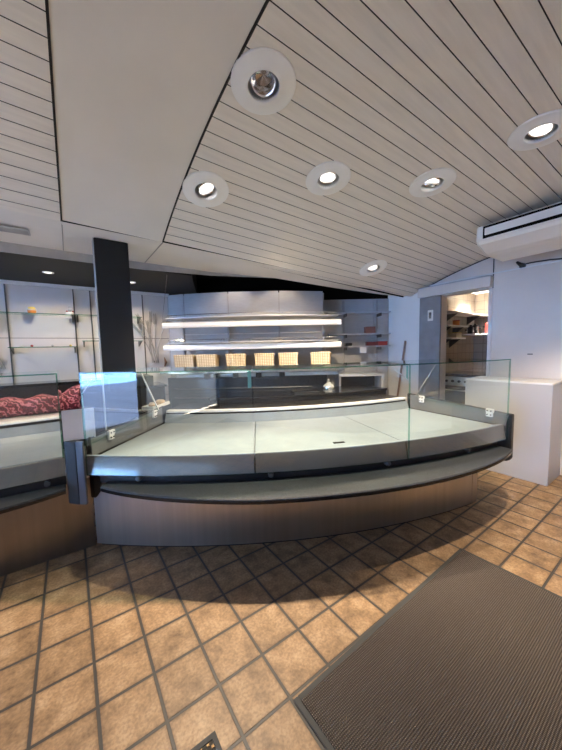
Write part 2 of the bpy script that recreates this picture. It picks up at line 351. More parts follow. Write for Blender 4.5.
# ------------------------------------------------------------------ setting
def build_setting():
    m = MB(); m.box((-2.9, -2.9, -0.1), (6.2, 4.2, 0.0)); struct(m, 'floor', 'floor_tiles', 'brown square ceramic floor tiles with dark joints')
    # boarded vault
    centres = [V(x, s) for x, s, *_ in LAMPS]
    def field(x0, x1, s_edge, s_first, pitch, n):
        mb = MB(); edges = [s_edge] + [s_first - pitch * k for k in range(n)]
        nx = max(2, int((x1 - x0) / 0.045)); g = 0.0022
        def hole(p): return any((p - c).length < 0.105 for c in centres)
        for a, b in zip(edges[:-1], edges[1:]):
            hi, lo = a - g, b + g; cols = 4
            for i in range(nx):
                xa = x0 + (x1 - x0) * i / nx; xb = x0 + (x1 - x0) * (i + 1) / nx
                for j in range(cols):
                    sa = hi + (lo - hi) * j / cols; sb = hi + (lo - hi) * (j + 1) / cols
                    if hole(V((xa + xb) / 2, (sa + sb) / 2)): continue
                    mb.add([V(xa, sa), V(xb, sa), V(xb, sb), V(xa, sb)], [(0, 1, 2, 3)], 0)
                if not hole(V((xa + xb) / 2, b)):
                    mb.add([V(xa, lo), V(xb, lo), V(xb, lo, .009), V(xa, lo, .009)], [(0, 1, 2, 3)], 1)
                    mb.add([V(xa, b - g), V(xb, b - g), V(xb, b - g, .009), V(xa, b - g, .009)], [(0, 1, 2, 3)], 1)
                    mb.add([V(xa, b + .004, .0085), V(xb, b + .004, .0085), V(xb, b - .004, .0085), V(xa, b - .004, .0085)], [(0, 1, 2, 3)], 1)
        return mb
    mb = field(XB1 + 0.006, XR, 1.911, 1.830, 0.0897, 43)
    struct(mb, 'ceiling', ['board_paint', 'gap_dark'], 'curved ceiling of off-white painted boards on the right')
    mb = field(XW, XB0 - 0.006, 1.943, 1.868, 0.0925, 41)
    struct(mb, 'ceiling_left', ['board_paint', 'gap_dark'], 'curved ceiling of off-white painted boards on the left')
    mb = MB()
    ss = [1.93 - 0.07 * k for k in range(56)]
    mb.loft([[V(XB0 + .004, s, .004) for s in ss], [V(XB1 - .004, s, .004) for s in ss]], 0, closed=False)
    for xa, xb in ((XB0 - .006, XB0 + .004), (XB1 - .004, XB1 + .006)):
        mb.loft([[V(xa, s, .008) for s in ss], [V(xb, s, .008) for s in ss]], 1, closed=False)
        for xx in (xa, xb): mb.loft([[V(xx, s, .0) for s in ss], [V(xx, s, .009) for s in ss]], 1, closed=False)
    struct(mb, 'ceiling_plaster', ['plaster_paint', 'gap_dark'], 'plain plastered curved ceiling strip', smooth=False)
    # slightly raised dark shadow bead along both borders of the plaster strip
    for i, xx in enumerate((XB0, XB1)):
        mb = MB(); mb.loft([[V(xx - .0025, s, -.003) for s in ss], [V(xx + .0025, s, -.003) for s in ss], [V(xx + .0025, s, .004) for s in ss], [V(xx - .0025, s, .004) for s in ss]], 0, closed=False)
        struct(mb, 'trim_%d' % (i + 1), 'gap_dark', 'dark joint beside the plaster strip')
    # soffit behind the vault's lower edge, drop strip, black ceiling and void
    mb = MB()
    front = [(XW, V(XW, 1.94)), (-1.2, V(-1.2, 1.94)), (XB0, V(XB0, 1.94)), (XB1, V(XB1, 1.925)), (0.75, V(0.75, 1.915)), (1.5, V(1.5, 1.911)), (2.4, V(2.4, 1.911)), (XR, V(XR, 1.911))]
    back = [(XW, 2.0, 2.222), (-1.2, 2.0, 2.218), (XB0, 2.0, 2.21), (XB1, 2.0, 2.203), (0.75, 1.97, 2.194), (1.42, 1.69, 2.148), (2.34, 1.62, 2.112), (XR, 1.60, 2.105)]
    for k in range(len(front) - 1):
        a, b = front[k][1], front[k + 1][1]; c, d = Vector(back[k + 1]), Vector(back[k])
        n = 3
        mb.add([a, b, c, d], [(0, 1, 2, 3)], 0)
        up = Vector((0, 0, .5))
    mb2 = mb
    struct(mb2, 'ceiling_soffit', ['soffit_paint'], 'plain off-white soffit behind the boarded vault')
    for i, (xx, ya, yb) in enumerate(((XB0, 1.352, 1.99), (XB1, 1.30, 1.99))):
        za = V(xx, 1.935).z; zb_ = 2.21 if i == 0 else 2.203; mb = MB()
        mb.loft([[(xx - .003, ya, za - .002), (xx + .003, ya, za - .002), (xx + .003, ya, za + .01), (xx - .003, ya, za + .01)], [(xx - .003, yb, zb_ - .0035), (xx + .003, yb, zb_ - .0035), (xx + .003, yb, zb_ + .01), (xx - .003, yb, zb_ + .01)]])
        struct(mb, 'trim_%d' % (10 + i), 'strip_grey', 'fine joint in the soffit')
    mb = MB()
    zb = [2.135, 2.135, 2.135, 2.135, 2.155, 2.15, 2.115, 2.108]
    for k in range(len(back) - 1):
        a, b = Vector(back[k]), Vector(back[k + 1])
        a2, b2 = Vector((a.x, a.y + .002, min(zb[k], a.z))), Vector((b.x, b.y + .002, min(zb[k + 1], b.z)))
        mb.add([a, b, b2, a2], [(0, 1, 2, 3)], 0)
    struct(mb, 'trim_3', 'strip_grey', 'grey drop edge between soffit and black ceiling')
    mb = MB()
    poly = [(XW, 2.003), (0.535, 2.003), (0.875, 2.83), (1.03, 3.2), (XW, 3.2)]
    mb.prism(poly, 2.135, 2.16); struct(mb, 'ceiling_black', 'ceiling_black', 'low black ceiling over the wall shelves')
    mb = MB(); mb.box((-2.9, -2.9, 2.72), (6.2, 4.4, 2.82)); struct(mb, 'ceiling_roof', 'void_black', 'dark slab above the suspended ceilings')
    mb = MB(); mb.box((0.5, 1.62, 2.40), (3.45, 4.1, 2.43)); struct(mb, 'ceiling_void', 'void_black', 'black void above the bakery rack')
    mb = MB(); mb.add([(0.535, 2.0, 2.135), (1.03, 3.2, 2.135), (1.03, 3.2, 2.42), (0.535, 2.0, 2.42)], [(0, 1, 2, 3)])
    mb.add([V(.3, 1.9) + Vector((0, .12, 0)), V(XR, 1.9) + Vector((0, .12, 0)), (XR, 1.25, 2.7), (.3, 1.4, 2.7)], [(0, 1, 2, 3)])
    struct(mb, 'trim_4', 'void_black', 'black step up into the void')
    # back wall: panels with joints
    mb = MB(); mb.box((-2.9, 3.2, 0), (0.62, 3.3, 2.7), 1)
    xs = [XW, -1.78, -1.12, -0.51, 0.255, 0.6]; zs = [0, 0.72, 1.515, 2.10]
    for i in range(len(xs) - 1):
        for j in range(len(zs) - 1):
            if i in (2,) or True:
                mb.box((xs[i] + .004, 3.185, zs[j] + .003), (xs[i + 1] - .004, 3.2, zs[j + 1] - .003), 0)
    struct(mb, 'wall_back', ['panel_white', 'gap_dark'], 'pale panelled back wall behind glass shelves')
    mb = MB(); mb.box((XW, 3.15, 2.10), (0.6, 3.2, 2.134)); struct(mb, 'trim_5', 'white_paint', 'white strip along the top of the panelled wall')
    # diagonal rear wall with shelf panel
    mb = MB(); mb.box((-1.75, 4.56, 0), (1.75, 4.66, 2.6), 1, MUV)
    for a, b in ((0.5, 0.94), (0.944, 1.40), (1.404, 1.63)): mb.box((a, 4.535, 0), (b, 4.56, 2.045), 0, MUV)
    struct(mb, 'wall_rear', ['panel_grey', 'void_black'], 'grey panelled wall behind the alcove shelves')
    # right wall with kitchen opening, in pieces around the opening
    T = 0.14
    mb = MB()
    mb.box((XR, 0.765, 0), (XR + T, 1.75, 2.7)); mb.box((XR, -2.9, 0), (XR + T, 0.225, 2.7)); mb.box((XR, 0.225, 1.965), (XR + T, 0.765, 2.7))
    struct(mb, 'wall_right', 'wall_grey', 'grey plastered right wall with the kitchen opening')
    mb = MB(); mb.box((XR - .012, 1.045, 0), (XR, 1.585, 2.16)); struct(mb, 'wall_right_panel', 'wall_light', 'pale bluish wall panel left of the sliding door')
    mb = MB(); mb.box((XR - .014, -2.8, 2.118), (XR, 1.04, 2.130)); struct(mb, 'trim_6', 'white_paint', 'thin pale rail along the right wall')
    mb = MB(); mb.box((XR - .012, .19, 1.965), (XR - .003, .197, 2.40)); mb.box((XR - .012, 1.037, 0), (XR - .002, 1.047, 2.2)); struct(mb, 'trim_7', 'gap_dark', 'dark joints in the right wall')
    mb = MB(); mb.box((XR - .02, .195, 0), (XR + .0, .228, 1.965)); struct(mb, 'trim_8', 'wall_light', 'pale jamb of the kitchen opening')
    mb = MB()
    ys = [1.04 - .08 * k for k in range(40)]
    def arch(y, dz): return Vector((XR - .008, y, VZ + math.sqrt(VR ** 2 - (y - VY) ** 2) + dz))
    mb.loft([[arch(y, -.012) for y in ys], [arch(y, .02) for y in ys]], 0, closed=False); struct(mb, 'trim_9', 'gap_dark', 'dark curved joint where the vault meets the right wall')
    mb = MB(); mb.box((XR - .015, -2.6, 0), (XR, -.47, .085)); struct(mb, 'baseboard_right', 'baseboard_beige', 'beige baseboard of the right wall')
    # kitchen
    mb = MB(); mb.box((XR + T, 1.2, 0), (5.5, 1.3, 2.6)); struct(mb, 'wall_kitchen_left', 'beige_wall_tiles', 'beige tiled left wall of the kitchen')
    mb = MB(); mb.box((5.4, -.8, 0), (5.5, 1.3, 2.6)); struct(mb, 'wall_kitchen_back', 'beige_wall_tiles', 'beige tiled back wall of the kitchen')
    mb = MB(); mb.box((XR + T, -.9, 0), (5.5, -.8, 2.6)); struct(mb, 'wall_kitchen_right', 'wall_grey', 'right wall of the kitchen')
    mb = MB(); mb.box((XR + T, -.8, 2.25), (5.4, 1.2, 2.3)); struct(mb, 'ceiling_kitchen', 'plaster_paint', 'pale kitchen ceiling')
    # front wall behind the photographer and the glazed shop front on the left
    mb = MB(); mb.box((-2.9, -2.8, 0), (XR + T, -2.7, 2.7)); struct(mb, 'wall_front', 'wall_grey', 'grey wall behind the photographer')
    mb = MB()
    WN = ((-2.45, -.33), (-0.27, 1.40), (1.46, 2.95)); z0, z1 = .25, 2.12
    mb.box((XW - .15, -2.8, 0), (XW, 3.3, z0)); mb.box((XW - .15, -2.8, z1), (XW, 3.3, 2.75))
    for y0, y1 in ((-2.8, WN[0][0]), (WN[0][1], WN[1][0]), (WN[1][1], WN[2][0]), (WN[2][1], 3.3)): mb.box((XW - .15, y0, z0), (XW, y1, z1))
    struct(mb, 'wall_left', 'wall_grey', 'shop front wall around the windows')
    for i, (a, b) in enumerate(WN):
        mb = MB()
        for q in ((a, z0, b, z0 + .05), (a, z1 - .05, b, z1), (a, z0 + .05, a + .05, z1 - .05), (b - .05, z0 + .05, b, z1 - .05)): mb.box((XW - .1, q[0], q[1]), (XW - .03, q[2], q[3]), 1)
        mb.box((XW - .07, a + .05, z0 + .05), (XW - .062, b - .05, z1 - .05), 0)
        struct(mb, 'window_%d' % (i + 1), ['window_pane', 'black_satin'], 'large shop window')
    mb = MB(); mb.box((-4.3, -40, -.2), (XW - .2, 40, -.1)); struct(mb, 'floor_pavement', 'pavement', 'pavement outside the shop window')
    mb = MB(); mb.box((-40, -40, -.3), (-4.3, 40, -.2)); struct(mb, 'floor_street', 'asphalt', 'asphalt street outside the shop window')
    mb = MB(); mb.prism([(-4.31, -.95), (-15, -5.35), (-15, .5), (-4.31, .5)], -.2, -.19); struct(mb, 'floor_forecourt', 'reflection_blue', 'unseen bluish ground patch added to colour the reflection in the counter glass')  # unseen wedge added to turn the street's reflection in the glass deep blue
    mb = MB(); mb.box((-16, -5.4, -.2), (-15, .5, 3.0), 0); mb.box((-16.1, -5.5, 3.0), (-14.9, .6, 3.3), 1); struct(mb, 'wall_street', ['facade_render', 'facade_upper'], 'blue building across the street')
    mb = MB(); mb.box((-16, -30, -.2), (-14.5, -5.6, 1.25)); struct(mb, 'wall_garden', 'hedge', 'low dark wall across the street')
build_setting()

# ------------------------------------------------------------------ ceiling fittings
def build_lamps():
    for k, (x, s, kind, label) in enumerate(LAMPS):
        p = V(x, s, -.002); n = -VN(x, s)                       # n points down into the room
        zz = n; xx = Vector((1, 0, 0)); xx = (xx - zz * xx.dot(zz)).normalized(); yy = zz.cross(xx)
        M = Matrix(((xx.x, yy.x, zz.x, p.x), (xx.y, yy.y, zz.y, p.y), (xx.z, yy.z, zz.z, p.z), (0, 0, 0, 1)))
        t = thing('ceiling_spotlight', label, 'ceiling light', group='round spotlights in the boarded ceiling', M=M)
        I = Matrix.Identity(4)
        MB().lathe([(.150, -.004), (.150, .003), (.146, .007), (.100, .009), (.094, .013), (.074, .013), (.071, .008), (.071, -.004)], 40).build('trim_ring', 'trim_ring_white', t, world=False, smooth=True)
        hs = MB().lathe([(.0715, .006), (.069, -.03), (.066, -.085), (.001, -.088)], 32).build('housing', 'aluminium', t, world=False, smooth=True)
        # tilted lamp head
        aim = {0: Vector((-.3, -.4, -1)), 1: Vector((.28, -.35, -1)), 2: Vector((-.1, -.1, -1)), 3: Vector((-.15, .15, -1)), 4: Vector((-.25, .1, -1)), 5: Vector((-.35, -.35, -1))}[k]
        aim = (M.to_3x3().inverted() @ aim).normalized()
        a = aim.orthogonal().normalized(); b = aim.cross(a); o = Vector((0, 0, -.022))
        H = Matrix(((a.x, b.x, aim.x, o.x), (a.y, b.y, aim.y, o.y), (a.z, b.z, aim.z, o.z), (0, 0, 0, 1)))
        hd = MB().lathe([(.060, -.05), (.060, .012), (.055, .016), (.050, .012), (.044, -.012)], 32, H).build('lamp_head', 'chrome', t, world=False, smooth=True)
        if kind == 'lit':
            mb = MB(); mb.lathe([(.0455, -.006), (.02, -.011), (.0005, -.012)], 28, H); d = mb.build('bulb', 'lamp_white', hd, world=False, smooth=True)
        else:
            mb = MB(); mb.lathe([(.045, -.008), (.036, -.03), (.0005, -.045)], 28, H); d = mb.build('reflector', 'reflector', hd, world=False, smooth=True)
    # small downlights in the black ceiling
    def dl(x, y, z, label, grp, ang=None):
        t = thing('recessed_downlight', label, 'ceiling light', (x, y, z), 0, grp)
        MB().lathe([(.048, .004), (.048, -.004), (.04, -.007), (.033, -.003), (.033, .004)], 28).build('trim_ring', 'white_plastic', t, world=False, smooth=True)
        MB().lathe([(.0325, -.001), (.0005, -.001)], 24).build('bulb', 'lamp_small', t, world=False)
    g = 'small downlights in the black ceiling'
    dl(-0.712, 2.566, 2.135, 'small lit downlight in the black ceiling left of the column', g)
    dl(0.045, 2.63, 2.135, 'small lit downlight in the black ceiling just right of the column', g)
    # vent grille in the soffit
    t = thing('vent_grille', 'slim grey slotted vent grille in the soffit at the left edge', 'vent', (-.98, 1.665, 2.212))
    MB().box((-.30, -.055, -.004), (.21, .055, .004)).build('frame', 'shelf_grey', t, world=False, bev=.002)
    for k in range(4):
        MB().box((-.29, -.04 + k * .022, -.007), (.20, -.028 + k * .022, -.004)).build('slat', 'strip_grey', t, world=False)
    # air conditioner
    t = thing('air_conditioner', 'white ceiling-hung air conditioner with a black outlet slot, upper right', 'air conditioner', (2.75, -1.0, 2.16))
    y0, y1 = -2.0, .0
    prof = [(2.47, 2.375), (2.45, 2.36), (2.45, 2.245), (2.475, 2.215), (2.62, 2.165), (2.72, 2.155), (3.05, 2.16), (3.07, 2.18), (3.07, 2.355), (3.05, 2.375)]
    b = MB().loft([[(x, y, z) for x, z in prof] for y in (y0, y1)]).build('body', 'white_plastic', t, bev=.006)
    cap = MB().loft([[(2.757 + (x - 2.757) * 1.012, y, 2.265 + (z - 2.265) * 1.02) for x, z in prof] for y in (y1 - .012, y1 + .008)]).build('end_cap', 'white_plastic', t, bev=.008)
    MB().box((2.446, y0 + .05, 2.255), (2.452, y1 - .045, 2.358)).build('outlet_slot', 'void_black', t)
    MB().box((2.436, y0 + .06, 2.278), (2.447, y1 - .06, 2.338)).build('flap', 'white_plastic', t, bev=.004)
    MB().box((2.70, y0 + .1, 2.375), (3.0, y1 - .1, 2.40)).build('hanger', 'gap_dark', t)
    # cable with black end bracket
    t = thing('cable', 'black cable with a clamp fixed on the right wall below the air conditioner', 'cable', (3.36, -.2, 2.14))
    MB().tube([(3.352, -.06, 2.155), (3.34, -.16, 2.155), (3.35, -.3, 2.15), (3.35, -.5, 2.118), (3.352, -.9, 2.115)], .007, 8).build('cord', 'black_satin', t, smooth=True)
    mb = MB(); mb.tube([(3.36, -.02, 2.195), (3.345, -.055, 2.16), (3.34, -.095, 2.15)], [.012, .02, .012], 8); mb.box((3.335, -.10, 2.125), (3.37, -.05, 2.16)); mb.build('clamp', 'black_satin', t, bev=.003)
build_lamps()

def area(name, loc, rot, sx, sy, e, col): pass
def spot(name, loc, target, e, col, ang=110, blend=.6, r=.05):
    l = bpy.data.lights.new(name, 'SPOT'); l.energy = e; l.color = col; l.spot_size = R(ang); l.spot_blend = blend; l.shadow_soft_size = r
    o = bpy.data.objects.new(name, l); C.objects.link(o); o.location = loc
    o.rotation_euler = (Vector(target) - Vector(loc)).to_track_quat('-Z', 'Y').to_euler()
    return o

# ------------------------------------------------------------------ curved display counter
def build_counter():
    t = thing('display_counter', 'curved glass display counter with stainless plinth and empty white deck in the room centre', 'display counter', CP(-.4, -25, 0))
    arc(MB(), rect(-.86, .02, 0, .485), -43.2, -9.6, 40).build('plinth', 'stainless', t, smooth=True)
    arc(MB(), rect(-.9, .0, -.02, .02), -43.0, -9.8, 40).build('toe_strip', 'rubber', t)
    arc(MB(), rect(-.84, .4855, .06, .60), -42.0, -7.9, 40).build('rail', 'black_satin', t, smooth=True)
    # bumper shelf: lens-shaped in plan
    def lens(az):
        q = (az + 42) / 34.2; return .115 + .195 * max(0.0, 1 - abs(2 * q - 1) ** 2.2) ** .75 + .045 * min(1, q * 3)
    sh = arc(MB(), lambda az: [(.075, .482), (lens(az) - .012, .482), (lens(az), .487), (lens(az), .497), (lens(az) - .006, .502), (.075, .502)], -41.2, -8.3, 48).build('bag_shelf', 'speckled_dark', t, smooth=True)
    arc(MB(), lambda az: rect(lens(az) - .004, .474, lens(az) + .004, .492), -41.1, -8.4, 48).build('edge_strip', 'black_gloss', sh, smooth=True)
    for az in (-38.9, -29.6, -20.6, -12.4):
        M = Matrix.Translation(CP(.06, az, .527)) @ Matrix.Rotation(R(az), 4, 'Z') @ Matrix.Rotation(R(90), 4, 'X')
        MB().lathe([(.001, 0), (.018, 0), (.018, .03), (.012, .036), (.001, .036)], 16, M).build('bolt', 'bracket_dark', t, smooth=True)
    for a, b in ((AL - .35, S1), (S1, S2), (S2, AR)):
        arc(MB(), [(.075, .553), (.108, .553), (.112, .557), (.090, .664), (.086, .668), (.075, .668)], a + .05, b - .05, 16).build('fascia', 'fascia_grey', t, smooth=True)
    for a, b in ((AL + .3, S1), (S1, S2), (S2, AR - .3)):
        arc(MB(), rect(-.845, .64, .074, .660), a + .03, b - .03, 18).build('deck_panel', 'deck_white', t, smooth=True)
    arc(MB(), [(.03, .660), (.084, .660), (.084, .672), (.075, .674)], AL - .3, AR - .2, 40).build('deck_lip', 'deck_white', t, smooth=True)
    M = Matrix.Translation(CP(-.05, -24.0, .661)) @ Matrix.Rotation(R(-24), 4, 'Z')
    MB().box((-.042, -.012, 0), (.042, .012, .005), 0, M).build('drain_slot', 'black_satin', t, bev=.002)
    arc(MB(), [(-.825, .660), (-.815, .660), (-.845, .735), (-.855, .735)], AL + .3, AR - .3, 36).build('back_riser', 'deck_white', t, smooth=True)
    arc(MB(), rect(-.90, .728, -.862, .752), AL + .3, AR - .3, 36).build('shadow_gap', 'void_black', t)
    arc(MB(), rect(-.91, .750, -.85, .772), AL + .3, AR - .3, 36).build('worktop_edge', 'white_paint', t, bev=.004, smooth=True)
    arc(MB(), rect(-1.24, .745, -.908, .771), AL + .3, AR - .3, 36).build('worktop', 'dark_steel', t, smooth=True)
    arc(MB(), rect(-1.70, .0, -1.25, .80), AL + 4.5, AR + 1.5, 36).build('rear_cabinet', 'black_satin', t, smooth=True)
    arc(MB(), rect(-1.72, .80, -1.235, .825), AL + 4.5, AR + 1.5, 36).build('rear_top', 'black_gloss', t, smooth=True)
    arc(MB(), rect(-1.05, .70, -.64, .808), AL - 2.1, AL - .36, 8).build('side_ledge', 'black_satin', t, bev=.003)
    # end panels (radial slabs)
    for az, sg, nm in ((AL, -1, 'left'), (AR, 1, 'right')):
        w = R(1) * RB
        def slab(o0, o1, zlist, thick, sgn):
            A = R(az); tv = Vector((math.cos(A), math.sin(A), 0)) * sgn
            ring = [CP(o, az, z) for o, z in zlist]
            return MB().loft([[p for p in ring], [p + tv * thick for p in ring]])
        zr = [(-.86, .0), (-.86, .815), (.145, .762 if sg > 0 else .775), (.145, .40), (.115, .368), (.06, .362), (.0, .40), (.0, .0)]
        if sg > 0: zr = [(-.86, .44), (-.86, .815), (.145, .762), (.145, .40), (.125, .372), (.09, .365), (.0, .40)]
        else: zr = [(-.86, .44), (-.86, .815), (.07, .781), (.07, .385), (.05, .375), (.0, .40)]
        e = slab(0, 0, zr, .042 if sg > 0 else .03, sg).build('end_panel', 'black_satin', t, bev=.005)
        zi = [(-.815, .661), (-.815, .806), (.125 if sg > 0 else .068, .757 if sg > 0 else .774), (.10 if sg > 0 else .066, .661)]
        slab(0, 0, zi, .004, -sg).build('lining', 'speckled_grey', e)
        # side pane: slanted at the rear
        zg = [(-.742, .79), (-.487, 1.192), (.116, 1.192), (.116, .745)]
        A = R(az); tv = Vector((math.cos(A), math.sin(A), 0)) * -sg; off = tv * .005
        ring = [CP(o, az, z) + off for o, z in zg]
        mb = MB(); mb.loft([ring, [p + tv * .008 for p in ring]]); mb.m = [1] * 4 + [0, 0]
        mb.build('side_pane', ['glass_clear', 'glass_edge'], t)
        MB().tube([CP(-.744, az, .80) + tv * .009, CP(-.489, az, 1.19) + tv * .009], .0065 if sg < 0 else .004, 8).build('edge_profile', 'white_paint' if sg < 0 else 'strip_grey', t, smooth=True)  # glint of the slanted glass edge put into the tube's colour, duller right
        for o in (-.665, -.10 if sg < 0 else -.01):
            z = .80 - (o + .86) * .04 - .012
            M = Matrix.Translation(CP(o, az, z) + tv * .018) @ Matrix.Rotation(A, 4, 'Z')
            mb = MB(); mb.box((-.008, -.03, .0), (.012, .03, .032), 0, M); mb.box((-.012, -.026, -.034), (.008, .026, .0), 0, M)
            c = mb.build('glass_clamp', 'white_paint', t, bev=.003)
            for q in (-.014, .014):
                for zz in (.016, -.017): MB().tube([M @ Vector((-.016, q, zz)), M @ Vector((.016, q, zz))], .006, 8).build('screw', 'bracket_dark', c)
    # front panes, top panes, corner braces
    for a, b in ((AL, S1), (S1, S2), (S2, AR)):
        mb = MB(); n = 16; prof = rect(.116, .556, .124, 1.20)
        arc(mb, prof, a + .04, b - .04, n); cnt = len(mb.f)
        mb.m = [0 if i % 4 in (1, 3) else 1 for i in range(cnt - 2)] + [1, 1]
        mb.build('front_pane', ['glass_clear', 'glass_edge'], t, smooth=True)
        mb = MB(); arc(mb, rect(-.33, 1.2, .124, 1.208), a + .04, b - .04, n); cnt = len(mb.f)
        mb.m = [0 if i % 4 in (0, 2) else 1 for i in range(cnt - 2)] + [1, 1]
        mb.build('top_pane', ['glass_clear', 'glass_edge'], t, smooth=True)
    for az, sgn, z0, z1 in ((S2, -1.45, 1.094, 1.194), (AL + .02, .75, 1.075, 1.165)):
        mb = MB(); mb.tube([CP(.11, az, z0), CP(.108, az + sgn, z1)], .0035, 6); mb.build('brace', 'white_paint', t)
    mb = MB(); mb.tube([CP(.11, AL + .02, .985), CP(.11, AL + .02, 1.07)], .004, 6); mb.build('brace', 'white_paint', t)
    for az, w, h in ((S1 - .2, .022, .105), (S2, .008, .095)):
        M = Matrix.Translation(CP(.10, az, 1.195 - h)) @ Matrix.Rotation(R(az), 4, 'Z')
        MB().box((-w / 2, 0, 0), (w / 2, .012, h), 0, M).build('gusset', 'teal_tape', t, bev=.002)
    # filler post and plate beside the left case
    t2 = thing('corner_post', 'dark faceted corner post between the left case and the curved counter', 'post', (-.6, 1.1, .37))
    mb = MB(); P = [(-.660, 1.050), (-.604, .990), (-.59, 1.022), (-.60, 1.085), (-.655, 1.085)]
    mb.loft([[(x, y, .372 if y < 1.08 else .40) for x, y in P], [(x, y, .778) for x, y in P]]); mb.build('post_body', 'rubber', t2, bev=.004)
    mb = MB(); P = [(-.603, .988), (-.566, .956), (-.556, .972), (-.588, 1.02)]
    mb.loft([[(x, y, .375) for x, y in P], [(x, y, .78) for x, y in P]]); mb.build('edge_profile', 'fascia_grey', t2, bev=.003)
    mb = MB(); P = [(-.660, 1.052), (-.488, 1.046), (-.488, 1.054), (-.660, 1.06)]
    mb.prism(P, .775, .972); mb.build('cover_plate', 'tray_plate', t2, bev=.002)
build_counter()

# ------------------------------------------------------------------ straight display case on the left
def build_left_case():
    x0, x1 = -2.35, -.664
    t = thing('display_case', 'straight glass display case at the left edge, beside the curved counter', 'display case', (-1.5, 1.6, 0))
    def run(prof, a=x0, b=x1, mi=0): return MB().loft([[(a, y, z) for y, z in prof], [(b, y, z) for y, z in prof]], mi)
    run([(1.13, .0), (2.0, 0), (2.0, .485), (1.13, .485)], x0, -.53).build('plinth', 'stainless_shaded', t)
    run([(1.09, .486), (2.0, .486), (2.0, .60), (1.09, .60)]).build('rail', 'black_satin', t)
    sh = MB(); P = [(x0, 1.075), (x0, .88), (-1.0, .895), (-.78, .935), (-.668, .975), (-.668, 1.075)]; sh.prism(P, .482, .502)
    s = sh.build('bag_shelf', 'speckled_dark', t, bev=.003)
    mb = MB(); q = [(x0, .88), (-1.0, .895), (-.78, .935), (-.668, .975)]
    mb.loft([[(x, y - .004, .474), (x, y + .002, .474), (x, y + .002, .492), (x, y - .004, .492)] for x, y in q]); mb.build('edge_strip', 'black_gloss', s)
    for x in (-1.6, -1.15, -.76):
        MB().tube([(x, 1.092, .527), (x, 1.055, .527)], .016, 14).build('bolt', 'bracket_dark', t, smooth=True)
    run([(1.10, .553), (1.066, .553), (1.062, .557), (1.084, .664), (1.088, .668), (1.10, .668)]).build('fascia', 'fascia_silver', t)
    for a, b in ((x0, -1.5), (-1.5, x1)): run([(1.10, .64), (2.0, .64), (2.0, .66), (1.10, .66)], a + .002, b - .002).build('deck_panel', 'deck_white', t)
    run([(1.092, .66), (1.14, .66), (1.10, .674), (1.092, .672)]).build('deck_lip', 'deck_white', t)
    run([(1.985, .66), (1.995, .66), (2.03, .735), (2.02, .735)]).build('back_riser', 'deck_white', t)
    run([(2.016, .735), (2.08, .735), (2.08, .757), (2.016, .757)]).build('shadow_gap', 'void_black', t)
    run([(2.01, .7575), (2.12, .7575), (2.12, .772), (2.01, .772)]).build('worktop_edge', 'white_paint', t, bev=.004)
    run([(2.118, .745), (2.46, .745), (2.46, .771), (2.118, .771)]).build('worktop', 'tray_plate', t)
    run([(2.02, .0), (2.46, .0), (2.46, .745), (2.02, .745)], x0, -.6).build('rear_cabinet', 'black_satin', t)
    mb = run([(1.052, .556), (1.060, .556), (1.060, 1.2), (1.052, 1.2)]); mb.m = [1, 0, 1, 0, 1, 1]; mb.build('front_pane', ['glass_clear', 'glass_edge'], t)
    mb = run([(1.052, 1.2), (1.45, 1.2), (1.45, 1.208), (1.052, 1.208)]); mb.m = [0, 1, 0, 1, 1, 1]; mb.build('top_pane', ['glass_clear', 'glass_edge'], t)
    zg = [(1.062, .67), (1.062, 1.198), (1.50, 1.198), (1.85, .67)]
    mb = MB(); mb.loft([[(x1 - .009, y, z) for y, z in zg], [(x1 - .001, y, z) for y, z in zg]]); mb.m = [1] * 4 + [0, 0]; mb.build('side_pane', ['glass_clear', 'glass_edge'], t)
    # black back counter
    t = thing('back_counter', 'long black back counter behind the left display case', 'counter', (-1.2, 2.7, 0))
    MB().box((XW, 2.50, 0), (-.30, 2.78, 1.02)).build('carcass', 'black_satin', t)
    MB().box((XW, 2.48, 1.02), (-.28, 2.80, 1.045)).build('top', 'black_gloss', t, bev=.003)
    # red patterned cloth lying along the worktop, bunched at its right end
    rnd = random.Random(3); rings = []
    n = 40
    for k in range(n + 1):
        q = k / n; x = -2.2 + q * 1.66
        flare = max(0, (q - .90) / .10)
        h = .165 + .014 * math.sin(q * 40) + .075 * flare; w = .085 + .012 * math.sin(q * 31 + 1) - .02 * flare
        c = 2.345; ring = []
        for j in range(14):
            a = 2 * PI * j / 14; jr = 1 + .06 * math.sin(5 * a + q * 55) + .03 * rnd.uniform(-1, 1)
            ring.append((x + .015 * math.sin(3 * a + q * 20) * flare, c + w * jr * math.copysign(abs(math.cos(a)) ** .7, math.cos(a)), .7735 + h / 2 + h / 2 * min(1.05, jr) * max(-1 / min(1.05, jr), math.copysign(abs(math.sin(a)) ** .6, math.sin(a)))))
        rings.append(ring)
    solo(MB().loft(rings), 'patterned_cloth', 'red_cloth', 'red and white patterned cloth lying rolled along the left case worktop', 'cloth', (-1.3, 2.345, .7715), smooth=True, auto=1.2)
build_left_case()

